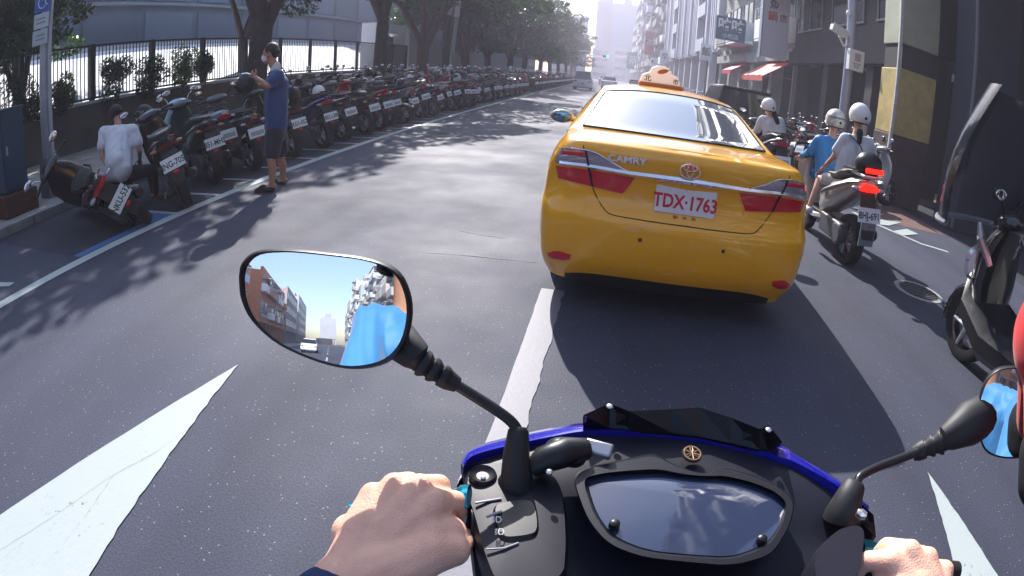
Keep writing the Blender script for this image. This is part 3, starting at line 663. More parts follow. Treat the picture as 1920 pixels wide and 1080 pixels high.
# traffic signal arm in the distance
ts = thing('traffic_signal', 'far traffic signal on a long arm over the road showing green', 'traffic light', (-7, 104, .1))
MB().tube([(0, 0, 0), (0, 0, 5.6)], [.14, .1], 10).build('pole', M_STEEL, ts); MB().tube([(0, 0, 5.5), (2.5, 0, 5.8), (6.3, 0, 5.3)], [.08, .07, .05], 8).build('arm', mat('arm_white', (.6, .6, .62), .5), ts)
MB().box((6.3, 0, 5.1), (1.1, .3, .4)).build('signal_head', M_BLACK, ts, smooth=False, bevel=.03); MB().lathe([(.15, -.17), (.15, -.16)], c=(6.65, 0, 5.1), axis='y').build('green_lamp', mat('green_lamp', (.02, .4, .3), .4, emit='20ffc0', estr=6), ts)
# lamp post with camera and notice box
lp = thing('camera_pole', 'lilac grey pole with surveillance camera and white notice box', 'pole', (5.9, 13.0, 0))
MB().tube([(0, 0, 0), (0, 0, 8)], [.14, .11], 16).build('pole', mat('pole_lilac', (.36, .37, .46), .4, .3, var=.08), lp)
b = MB(); M = face((-.42, -.1, 3.62), (1, .2, -.25), (0, 0, 1)); b.box((0, 0, 0), (.42, .16, .16), M=M); b.build('surveillance_camera', M_WHITE, lp, smooth=False, bevel=.015)
MB().box((.01, 0, .11), (.5, .22, .015), M=M).build('sun_shield', mat('cam_shield', (.62, .62, .6), .4), lp, smooth=False)
MB().tube([(-.36, -.05, 3.5), (-.2, 0, 3.3), (0, 0, 3.3)], .03, 8).build('camera_arm', M_WHITE, lp)
MB().box((.08, -.2, 2.98), (.42, .2, .52)).build('notice_box', M_WHITE, lp, smooth=False, bevel=.01); MB().box((.10, -.304, 3.06), (.17, .01, .2)).build('notice_print', mat('notice_pink', (.42, .3, .36), .6), lp, smooth=False)
for q in range(3): MB().box((.08, -.304, 2.9 - .05*q), (.24 - .05*q, .008, .02)).build('notice_line', mat('print_grey', (.2, .26, .3), .6), lp, smooth=False)
MB().ell((-.14, -.08, 4.15), (.07, .07, .08)).build('small_lamp', M_WHITE, lp)
# yellow ramp pillar
yp = thing('yellow_pillar', 'square ramp pillar painted yellow with dark gap and dark base', 'pillar', (6.35, 10.65, 0))
MB().box((0, 0, .72), (1.0, .9, 1.44)).build('pillar_base', mat('pillar_brown', (.055, .035, .03), .7, var=.4, scale=3), yp, smooth=False, bevel=.02)
MB().box((0, 0, 2.13), (.98, .88, 1.38)).build('yellow_band', mat('pillar_yellow', (.44, .34, .12), .6, var=.25, scale=3), yp, smooth=False, bevel=.02)
MB().box((0, 0, 3.08), (.9, .8, .52)).build('dark_gap', mat('pillar_dark', (.03, .03, .03), .8, var=.3), yp, smooth=False)
MB().box((0, 0, 4.7), (.98, .88, 2.72)).build('upper_shaft', mat('pillar_green_grey', (.34, .36, .26), .7, var=.15, scale=2), yp, smooth=False, bevel=.02)
MB().box((-.53, -.42, 3.0), (.07, .05, 6.0)).build('lit_edge_strip', mat('lit_edge_pale', (.55, .52, .5), .6, var=.2), yp, smooth=False)  # pale strip painted in for the pillar's lit narrow side
for q, (x, y, c) in enumerate([(6.85, 9.3, 0), (8.5, 9.0, 1)]):
    t = thing('dark_ramp_pillar', ['dark square pillar right behind the yellow one', 'second dark pillar of the ramp at the right'][q], 'pillar', (x + .75, y, 0), group='dark ramp pillars')
    MB().box((0, 0, 3.0), (1.3, .8, 6.0)).build('shaft', mat('pillar_navy', (.035, .04, .065), .6, var=.2, scale=2), t, smooth=False, bevel=.03)
    MB().box((-.66, -.38, 3.0), (.05, .06, 5.9)).build('edge_strip', mat('strip_grey', (.16, .16, .2), .5), t, smooth=False)
ob = thing('orange_bollard', 'short faded orange bollard beside the yellow pillar base', 'bollard', tuple(PZ(1700, 387, .0)))
MB().lathe([(.07, 0), (.065, .06), (.05, .08), (.045, .55), (.03, .6), (.001, .61)], n=14).build('post', mat('bollard_orange', (.42, .15, .05), .6, var=.2), ob); MB().lathe([(.051, .36), (.052, .45)], n=14).build('reflective_band', mat('band_pink', (.4, .26, .26), .5), ob)
gw = thing('dark_wall_building', 'dark blue grey building filling the right edge beyond the side lane', 'building', (13.5, 7.2, 0))
MB().box((4, 2.2, 5), (8, 10.8, 10)).build('wall', mat('navy_wall', (.04, .05, .08), .5, var=.2, scale=1), gw, smooth=False)
for q in range(4): MB().box((-.04, -1.8 + q*2.1, 2.2), (.1, 1.5, 3)).build('window', M_WIN, gw, smooth=False)
for q in range(3): MB().box((1.2 + q*2, -3.24, 2.5), (1.3, .1, 2.2)).build('window', M_WIN, gw, smooth=False)
rt = thing('roller_shutter', 'dark roller shutter under the arcade behind the passenger', 'shutter', (9.2, 15.2, .12))
for i in range(22): MB().box((0, 0, .08 + i*.14), (.05, 3.0, .125)).build('slat', mat('shutter_dark', (.06, .055, .06), .5, .3), rt, smooth=False)

# ================================================================== BEHIND THE CAMERA (seen in the mirrors)
M_OR = mat('orange_tile', (.50, .20, .10), .6, var=.15, scale=2)
balcony_building('orange_tiled_building', 'orange tiled apartment building seen in the mirror at its left', -13.0, -34, -12, 20, M_OR, side=-1, seed=61, bay=3.4)
balcony_building('orange_corner_building', 'far orange building low in the mirror', -13.0, -70, -44, 12, M_OR, side=-1, seed=62, bay=3.4)
y = -.2
for k, (Ln, H_) in enumerate(((12, 19), (9, 14), (13, 17), (8, 12), (15, 16), (12, 13))):
    balcony_building('apartment_building', ['beige block with scaffold-like cages seen in the mirror', 'white block behind the rider on the right', 'buff block behind the rider', 'low block behind the rider', 'pale block further behind', 'last pale block far behind the rider'][k], 8.4, y - Ln, y, H_, walls[(k*2 + 2) % 6] if k != 1 else M_WB, seed=70 + k, bay=3.2); y -= Ln + .3
for k, (Ln, H_) in enumerate(((14, 17), (10, 22), (12, 14), (16, 19), (14, 15))):
    balcony_building('apartment_building', ['grey block further back seen low in the mirror', 'tall pale block further back in the mirror', 'buff block far back in the mirror', 'slate block far back in the mirror', 'small block at the vanishing end in the mirror'][k], 8.0, y - Ln, y, H_, walls[(k + 1) % 6], seed=170 + k, bay=3.5, detail=k < 3); y -= Ln + .3
for k, (x, y0, y1, h, c) in enumerate([(-13, -100, -74, 15, 3), (-13, -140, -104, 18, 0), (4, -175, -160, 16, 4)]):
    balcony_building('distant_building', ['brown block far behind on the left', 'pale block far behind on the left', 'block closing the street far behind'][k], x, y0, y1, h, walls[c], side=-1, seed=90 + k, bay=4, detail=False)
t = thing('red_vertical_sign', 'red vertical sign with white characters low in the left mirror', 'shop sign', (6.9, -26, 6)); MB().box((0, 0, 0), (1.2, .3, 4.5)).build('sign_box', mat('sign_red', (.6, .03, .03), .5), t, smooth=False)
for q, s_ in enumerate('牙醫診所'): text('sign_character', s_, .95, M_WHITE, t, face((0, .16, 1.6 - q*1.05), (-1, 0, 0), (0, 0, 1)), bold=.02)
# ================================================================== TAXI
TX, TY = .55, 3.25
def interp(tab, x):
    if x <= tab[0][0]: return tab[0][1]
    for (a, p), (b, q) in zip(tab, tab[1:]):
        if x <= b:
            t = (x - a)/(b - a); return p + (q - p)*t
    return tab[-1][1]
WZ = [(.18, .84), (.24, .875), (.30, .893), (.40, .908), (.55, .915), (.66, .915), (.72, .91), (.85, .90), (.95, .875), (1.03, .835), (1.08, .79)]
RZ = [(.20, .10), (.28, .05), (.33, .022), (.42, .004), (.55, 0), (.62, .002), (.655, .012), (.69, .05), (.74, .078), (.80, .082), (.88, .074), (.97, .048), (1.03, .04), (1.06, .045), (1.08, .07)]
PL = [(0, 0), (.2, .004), (.4, .014), (.55, .027), (.7, .046), (.8, .064), (.88, .088), (.94, .130), (.975, .195), (1.0, .38)]
def TS(x, z, o=0.0):
    """point on the taxi's rear at half coordinates, pushed out by o"""
    W = interp(WZ, z); xf = min(.999, abs(x)/W); y = interp(RZ, z) + interp(PL, xf)
    return Vector((x, y - o, z))
def TP(u, v, o=0.0):
    Y = TY
    for _ in range(6):
        p = PY(u, v, Y); q = TS(p.x - TX, p.z, o); Y = TY + q.y
    return Vector((p.x - TX, q.y, p.z))
M_TAXI = mat('taxi_yellow', (.98, .465, .003), .28, coat=.9, var=.03, scale=3)
taxi = thing('taxi', 'yellow taxi sedan with roof sign driving ahead in the middle lane', 'taxi', (TX, TY, 0))
PLF = PL + [(1.0, .9), (1.008, 1.6), (1.01, 2.4), (1.008, 3.2)]
plan = [(a, b) for a, b in PLF] + [(1.0, 3.8), (.985, 4.2), (.93, 4.5), (.8, 4.68), (.6, 4.77), (.3, 4.82), (0, 4.83)]
def dense(tab, k):
    out = []
    for (a, p), (b, q) in zip(tab, tab[1:]):
        for i in range(k): out.append((lerp(a, b, i/k), lerp(p, q, i/k)))
    return out + [tab[-1]]
plan = [tuple(v) for v in spline([(a, b, 0) for a, b in plan], 60)]
def hood(y, z): return z - max(0, y - 3.1)*.13*max(0, (z - .4)/.7)
body = MB(); rs = []
zs = [.18, .21, .24, .28, .33, .38, .45, .52, .58, .63, .66, .685, .71, .75, .80, .86, .92, .97, 1.01, 1.035, 1.06]
for z in zs:
    W = interp(WZ, z); R_ = interp(RZ, z); ring = []
    for a, b, _ in plan: ring.append((a*W, b + R_*max(0, 1 - b/2.5), hood(b, z)))
    for a, b, _ in plan[-2:0:-1]: ring.append((-a*W, b + R_*max(0, 1 - b/2.5), hood(b, z)))
    rs.append(ring)
for z, sc, dy in ((1.082, .985, .012), (1.095, .955, .04), (1.102, .90, .085)):
    W = interp(WZ, 1.06)*sc; ring = []
    for a, b, _ in plan: ring.append((a*W, b + (.045 + dy)*(1 - b/2.415), hood(b, z)))
    for a, b, _ in plan[-2:0:-1]: ring.append((-a*W, b + (.045 + dy)*(1 - b/2.415), hood(b, z)))
    rs.append(ring)
body.rings(rs, cap=False)
top = rs[-1]; n = len(plan); rows = []
for i in range(n):
    a = top[i]; b_ = top[(2*n - 2 - i) % (2*n - 2)] if i not in (0, n-1) else a
    rows.append([(lerp(a[0], b_[0], k/10), a[1], a[2] + .012*(1 - (2*k/10 - 1)**2)*min(1, abs(a[0])*2)) for k in range(11)])
body.grid(rows)
bot = rs[0]; rows = [[(lerp(bot[i][0], -bot[i][0], k/4), bot[i][1], bot[i][2]) for k in range(5)] for i in range(n)]
body.grid(rows, mi=1)
bo = body.build('body', [M_TAXI, M_BLACK], taxi, ang=50)
cut = MB()
for y in (1.02, 3.80):
    for s_ in (-1, 1): cut.lathe([(.36, -.2), (.36, .2)], c=(s_*.86, y, .33), axis='x', n=32)
co = cut.build('wheel_arch_cut', M_BLACK, None); bm_ = bo.modifiers.new('c', 'BOOLEAN'); bm_.object = co; bm_.solver = 'EXACT'
me_ = evalmesh(bo, (co,)); bo.modifiers.clear(); bo.data = me_; bpy.data.objects.remove(co)
bo.data.polygons.foreach_set('use_smooth', [True]*len(bo.data.polygons)); bo.data.set_sharp_from_angle(angle=radians(42))
def wheel(parent, x, y, r=.325, w_=.2, rim=mat('alloy', (.5, .5, .52), .3, .9), spokes=5, name='wheel'):
    t = MB(); t.lathe([(r*.66, -w_*.45), (r*.86, -w_*.52), (r*.97, -w_*.46), (r, -w_*.3), (r, w_*.3), (r*.97, w_*.46), (r*.86, w_*.52), (r*.66, w_*.45), (r*.6, 0)], axis='x', n=36, cap=False)
    wo = t.build(name, M_TYRE, parent); wo.location = (x, y, r)
    m = MB(); m.lathe([(r*.67, -w_*.4), (r*.67, w_*.4)], axis='x', n=28, cap=False); m.lathe([(r*.16, -w_*.46), (r*.16, w_*.46)], axis='x', n=12)
    for k in range(spokes):
        a = 2*pi*k/spokes
        for sx in (-1, 1): m.tube([(sx*w_*.38, cos(a)*r*.1, sin(a)*r*.1), (sx*w_*.30, cos(a)*r*.66, sin(a)*r*.66)], r*.07, 6)
    m.build('rim', rim, wo); return wo
for x in (-.78, .78):
    for y in (1.02, 3.80): wheel(taxi, x, y)
# greenhouse
GZ = [(.64, 1.098), (.80, 1.135), (1.1, 1.245), (1.4, 1.355), (1.6, 1.412), (1.85, 1.447), (2.2, 1.462), (2.6, 1.447), (2.85, 1.41), (3.2, 1.26), (3.6, 1.08)]
GW = [(.64, .765), (.9, .73), (1.2, .675), (1.5, .62), (1.8, .585), (2.2, .575), (2.7, .575), (3.0, .60), (3.6, .68)]
def GT(y, xf, o=0):
    hw = interp(GW, y); x = xf*hw; yy = y + .20*abs(xf)**2.2*max(0, min(1, (1.9 - y)/1.2))
    z = interp(GZ, y) - .055*abs(xf)**2.5*min(1, max(0.15, (y - .6)/.9)) + o
    return Vector((x, yy - (o*.35 if y < 1.6 else 0), z))
ys = [.64 + i*(3.6 - .64)/40 for i in range(41)]
g = MB(); g.grid([[tuple(GT(y, -1 + 2*k/20)) for k in range(21)] for y in ys])
for s_ in (-1, 1):
    rows = []
    for y in ys:
        a = GT(y, s_); bb = Vector((s_*.815, a.y - .03 if y > 1 else a.y, 1.06)); bb.z = hood(a.y, 1.06)
        rows.append([tuple(a.lerp(bb, k/6) + Vector((s_*.02*sin(pi*k/6), 0, 0))) for k in range(7)])
    g.grid(rows)
g.build('roof', M_TAXI, taxi, ang=50)
M_CARGLASS = mat('car_glass', (.30, .33, .37), .02, metal=.65, spec=1.0, coat=1.0)
rgl = MB(); rgl.grid([[tuple(GT(lerp(.72, 1.58, i/14), lerp(-.925, .925, k/20)*(1 - .02*i/14), .006)) for k in range(21)] for i in range(15)])
rgl.build('rear_window', M_CARGLASS, taxi)
rim_ = MB(); e = [GT(lerp(.72, 1.58, i/14), -.93, .007) for i in range(15)] + [GT(1.585, lerp(-.91, .91, k/20), .007) for k in range(21)] + [GT(lerp(1.58, .72, i/14), .93, .007) for i in range(15)] + [GT(.715, lerp(.93, -.93, k/20), .007) for k in range(21)]
rim_.tube([tuple(p) for p in e], .006, 5); rim_.build('window_seal', M_BLACK, taxi)
for s_ in (-1, 1):
    for (y0, y1) in ((1.55, 2.25), (2.32, 3.25)):
        rows = []
        for i in range(7):
            y = lerp(y0, y1, i/6); a = GT(y, s_); bb = Vector((s_*.815, a.y - .03, hood(a.y, 1.06)))
            t0 = .18 if not (y0 < 2 and i == 0) else .5
            rows.append([tuple(a.lerp(bb, lerp(t0, .9, k/4)) + Vector((s_*(.02*sin(pi*lerp(t0, .9, k/4)) + .005), 0, 0))) for k in range(5)])
        MB().grid(rows).build('side_window', M_CARGLASS, taxi)
ws = MB(); ws.grid([[tuple(GT(lerp(2.9, 3.52, i/6), lerp(-.9, .9, k/10), .006)) for k in range(11)] for i in range(7)]); ws.build('windscreen', M_CARGLASS, taxi)
def tpatch(name, top, bot_, m, o=.006, n=18, thick=.02, lab=None, mirror=False, parent=None):
    t = spline([tuple(TP(*p, o)) for p in top], n); b = spline([tuple(TP(*p, o)) for p in bot_], n)
    if mirror: t = [Vector((-p.x, p.y, p.z)) for p in t]; b = [Vector((-p.x, p.y, p.z)) for p in b]
    rows = []
    for p, q in zip(t, b):
        r = []
        for k in range(7):
            x, z = lerp(p.x, q.x, k/6), lerp(p.z, q.z, k/6); s = TS(x, z, o + .004*sin(pi*k/6)); r.append(tuple(s))
        rows.append(r)
    return MB().grid(rows, thick=(0, thick, 0)).build(name, m, parent or taxi, label=lab, ang=60)
for mir in (False, True):
    tl = tpatch('tail_light', [(1041, 310), (1090, 317), (1135, 324), (1190, 334)], [(1047, 334), (1100, 347), (1140, 357), (1167, 363)], M_REDLENS, .010, mirror=mir)
    cl = tpatch('reverse_light', [(1048, 276), (1080, 279), (1115, 286), (1146, 304), (1176, 323)], [(1041, 305), (1075, 309), (1115, 316), (1150, 322), (1178, 326)], M_CLEARLENS, .009, mirror=mir)
    tpatch('red_reflector_strip', [(1055, 281), (1075, 283), (1100, 287)], [(1054, 289), (1075, 291), (1102, 296)], M_REDLENS, .013, thick=.004, mirror=mir, parent=None)
    tpatch('bumper_reflector', [(1026, 474), (1045, 471), (1071, 478)], [(1028, 482), (1048, 489), (1068, 487)], M_REDLENS, .008, mirror=mir)
    tpatch('lamp_gasket', [(1096, 281), (1098, 282), (1100, 283)], [(1109, 350), (1111, 350.5), (1113, 351)], M_BLACK, .0165, thick=.004, n=4, mirror=mir)
for mir in (1, -1):
    q = spline([tuple(TP(*p, .013)) for p in [(1048, 275.5), (1080, 278.5), (1115, 285.5), (1146, 303.5), (1178, 323)]], 14); MB().tube([(mir*p.x, p.y, p.z) for p in q], .0035, 5).build('lamp_trim', M_CHROME, taxi)
cs = MB(); pts = [TP(u, v, .020) for u, v in ((1042, 304), (1100, 312), (1184, 327))]; xs = pts
zc = [p.z for p in pts]
def chz(x): ax = abs(x); return interp(sorted([(abs(p.x), p.z) for p in pts] + [(0, pts[-1].z + .004)]), ax)
rows = []
for k in range(41):
    x = lerp(-.80, .80, k/40); z = chz(x); hh = .014 + .006*(1 - abs(x)/.8)
    rows.append([tuple(TS(x, z - hh, .012)), tuple(TS(x, z, .026)), tuple(TS(x, z + hh, .012))])
cs.grid(rows, thick=(0, .01, 0)).build('chrome_strip', M_CHROME, taxi)
M_SEAM = mat('panel_gap', (.03, .015, .003), .9)
def seam(pts, r=.0036, sym=False):
    q = spline([tuple(TP(*p, 0)) for p in pts], 20); q = [TS(p.x, p.z, .001) for p in q]; MB().tube([tuple(p) for p in q], r, 5).build('panel_seam', M_SEAM, taxi)
    if sym: MB().tube([(-p.x, p.y, p.z) for p in q], r, 5).build('panel_seam', M_SEAM, taxi)
seam([(1111, 352), (1122, 375), (1133, 392), (1146, 402), (1180, 409), (1238, 418), (1292, 425)], sym=True)
seam([(1096, 265), (1094, 276), (1097, 282)], sym=True)
# numberplate
c = TP(1286, 378, .012); pt = MB(); Mx = face(c, (1, 0, 0), (0, .10, 1)); pt.box((0, 0, 0), (.385, .168, .008), M=Mx)
npl = pt.build('license_plate', M_PLATE, taxi, smooth=False, bevel=.003, label='white plate with red characters')
text('plate_characters', 'TDX·1763', .118, M_REDINK, npl, Mx @ Matrix.Translation((0, -.012, .0055)), .0012, sx=.80, bold=.0028)
text('plate_mark', '·', .05, mat('print_grey', (.2, .26, .3), .6), npl, Mx @ Matrix.Translation((0, .066, .0055)), .0008)
for k, ch in enumerate('新北市'):
    p = TP(1266 + k*17, 409 + k*2.2, .003); text('plate_characters', ch, .034, mat('dark_orange_ink', (.25, .06, .004), .6), taxi, face(p, (1, 0, 0), (0, 0, 1)), .001)
# badge
c = TP(1294, 322, .020); bd = MB(); M2 = face(c, (1, 0, 0), (0, .05, 1))
def oval(b, cx, cy, a, bb, r, M, n=28, rot=0):
    b.tube([(cx + a*cos(2*pi*k/n)*cos(rot) - bb*sin(2*pi*k/n)*sin(rot), cy + a*cos(2*pi*k/n)*sin(rot) + bb*sin(2*pi*k/n)*cos(rot), 0) for k in range(n+1)], r, 6, M=M, cap=False)
oval(bd, 0, 0, .062, .042, .0055, M2); oval(bd, 0, .004, .018, .036, .0045, M2); oval(bd, 0, .020, .042, .018, .0045, M2); bd.build('badge', M_CHROME, taxi)
p = TP(1176, 300, .009); text('model_lettering', 'CAMRY', .055, mat('letter_silver', (.8, .8, .82), .35, .3), taxi, face(p, (1, -.06, -.0), (.12, .05, 1)), .003, sx=1.25, bold=.0012)
for u, v in ((1200, 450), (1356, 471)):
    p = TP(u, v, .002); MB().ell(tuple(p), (.013, .008, .013)).build('parking_sensor', mat('sensor', (.10, .03, .005), .5), taxi)
p = TP(1235, 334, .0); MB().box(tuple(p), (.02, .02, .012)).build('lock_cover', M_BLACK, taxi)
sc_ = MB(); rnd = random.Random(3)
for u, v, w_, h in ((1201, 497, .02, .008), (1205, 429, .015, .004), (1060, 466, .03, .004), (1300, 508, .05, .003), (1400, 541, .04, .004), (1120, 480, .06, .002), (1250, 515, .05, .002), (1040, 462, .01, .014)):
    p = TP(u, v, .0015); MB().box(tuple(p), (w_, .003, h)).build('paint_chip', mat('chip_white', (.6, .5, .35), .7), taxi, smooth=False)
lip = MB(); rows = []
for k in range(31):
    x = lerp(-.70, .70, k/30); e_ = .05*(abs(x)/.7)**6; rows.append([tuple(TS(x, .172, .004)), tuple(TS(x, .22, .008)), tuple(TS(x, .262 - e_, .005))])
lip.grid(rows, thick=(0, .05, 0)).build('bumper_valance', M_BLACK, taxi)
for s_ in (-1, 1):
    m = MB(); m.ell((s_*1.0, 2.72, 1.02), (.13, .07, .075)); m.tube([(s_*.82, 2.78, .98), (s_*.95, 2.76, 1.0)], .03, 8)
    mo = m.build('door_mirror', M_TAXI if s_ > 0 else mat('mirror_white', (.7, .6, .45), .3), taxi)
    MB().ell((s_*1.0, 2.655, 1.02), (.11, .012, .062)).build('mirror_glass', mat('blue_mirror', (.2, .32, .42), .05, .9), mo)
    for z in (.86,): MB().box((s_*.9, 2.0, z), (.03, .2, .03)).build('door_handle', M_TAXI, taxi, bevel=.008)
# roof sign
rsn = MB(); ry = 2.25; zb = 1.475
MB().box((-.03, ry, zb), (.44, .14, .035)).build('sign_base', mat('sign_orange', (.62, .22, .06), .5), taxi, smooth=False, bevel=.01)
out = [(-.21, 0), (-.19, .065), (-.165, .085), (-.12, .10), (-.10, .15), (-.05, .175), (.03, .175), (.08, .15), (.10, .105), (.145, .09), (.17, .06), (.19, 0)]
so_ = rsn.prism([(x - .03, ry - .045, zb + .018 + z) for x, z in out], 0, d=(0, .09, 0)).build('roof_sign', mat('sign_pink', (.92, .80, .74), .5, emit=(1, .78, .70), estr=.16), taxi, smooth=False, bevel=.012)  # weak glow added to brighten the backlit face of the sign
text('sign_character', '北', .07, M_GREENINK, so_, face((-.165, ry - .0475, zb + .055), (1, 0, 0), (0, 0, 1)), .001, bold=.001); text('sign_character', '市', .06, M_GREENINK, so_, face((.11, ry - .0475, zb + .05), (1, 0, 0), (0, 0, 1)), .001, bold=.001)
lf_ = MB(); lf_.ell((-.025, ry - .047, zb + .14), (.055, .003, .022), R=Matrix.Rotation(radians(-18), 3, 'Y')); lf_.build('leaf_emblem', mat('emblem_orange', (.6, .16, .05), .5), so_)
MB().tube([(-.01, ry - .050, zb + .135), (.045, ry - .050, zb + .168)], [.006, .003], 5).build('leaf_emblem', mat('emblem_green', (.08, .25, .05), .5), so_)

# ================================================================== OTHER CARS
M_VANGLASS = mat('van_glass', (.012, .014, .018), .05, spec=.8)
def car(name, label, x, y, paint, rz=0, L_=4.5, W=1.8, H_=1.48, van=False, group='cars further up the road', roofm=None):
    t = thing(name, label, 'car' if not van else 'van', (x, y, 0), rz, group); b = MB(); hw = W/2
    prof = [(-L_/2, .45), (-L_/2 + .05, .28), (L_/2 - .1, .28), (L_/2, .5), (L_/2 - .1, .78), (L_/2 - 1.0, .98), (-L_/2 + .5, 1.02), (-L_/2 + .08, .98)]
    rows = []
    for xx, k in ((-hw, .97), (-hw*.98, 1), (hw*.98, 1), (hw, .97)): rows.append([(xx, y_, z_) for y_, z_ in prof])
    rows = [[(xx, y_*k, z_) for y_, z_ in prof] for xx, k in ((-hw, .975), (-hw*.9, 1), (hw*.9, 1), (hw, .975))]
    b.rings(rows, cap=True); b.build('body', paint, t, bevel=.04)
    r0, r1 = (-L_/2 + .12, -L_/2 + .35) if van else (-L_/2 + .45, -L_/2 + 1.15)
    g_ = MB(); g_.rings([[(-hw*.92, r0, .98), (hw*.92, r0, .98), (hw*.92, L_/2 - 1.1, .96), (-hw*.92, L_/2 - 1.1, .96)], [(-hw*.76, r1, H_ - .05), (hw*.76, r1, H_ - .05), (hw*.76, L_/2 - 1.9, H_ - .05), (-hw*.76, L_/2 - 1.9, H_ - .05)]])
    g_.build('cabin_glass', M_VANGLASS, t, smooth=False)
    MB().box((0, (r1 + L_/2 - 1.9)/2, H_ - .02), (W*.80, L_/2 - 1.9 - r1 + .15, .07)).build('roof', roofm or paint, t, bevel=.03)
    for s_ in (-1, 1):
        MB().box((s_*hw*.8, -L_/2 - .005, .82), (.26, .05, .14)).build('tail_light', M_REDLENS, t, smooth=False)
        MB().box((s_*hw*.8, L_/2 - .03, .7), (.3, .06, .14)).build('headlight', M_CLEARLENS, t, smooth=False)
        MB().tube([(s_*hw*.93, r0, .99), (s_*hw*.78, r1, H_ - .05)], .035, 6).build('pillar', paint, t)
        for y_ in (-L_/2 + .85, L_/2 - .85): wheel(t, s_*(hw - .1), y_, .31, .19)
    pl = MB().box((0, -L_/2 - .02, .62), (.38, .02, .16)).build('license_plate', M_PLATE, t, smooth=False)
    MB().box((0, -L_/2 - .032, .62), (.28, .006, .07)).build('plate_print', M_GREENINK, pl, smooth=False)
    return t
car('parked_black_car', 'glossy black van right behind the taxi roof with pale roof edge', 4.0, 17.6, mat('car_black', (.012, .012, .016), .15, coat=1), H_=1.72, W=1.85, L_=4.4, van=True, group='cars on the right')
car('white_car', 'small white van far ahead left of the taxi', -2.2, 52, M_WHITE, van=True, H_=1.75, W=1.65, L_=3.8)
car('white_car', 'far white sedan straight ahead in the glare', .2, 66, M_WHITE)
car('dark_car', 'far dark car just behind the small white van', -2.6, 62, mat('car_darkblue', (.03, .03, .06), .2, coat=1))
car('silver_car', 'far silver car right of the white sedan', 3.0, 60, mat('car_silver', (.5, .5, .53), .3, .6, coat=1))
car('white_car', 'tiny white car in the distance near the junction', -.5, 92, M_WHITE)
car('white_car', 'white sedan seen only in the left mirror far behind', -2.5, -30, M_WHITE, group='cars behind')

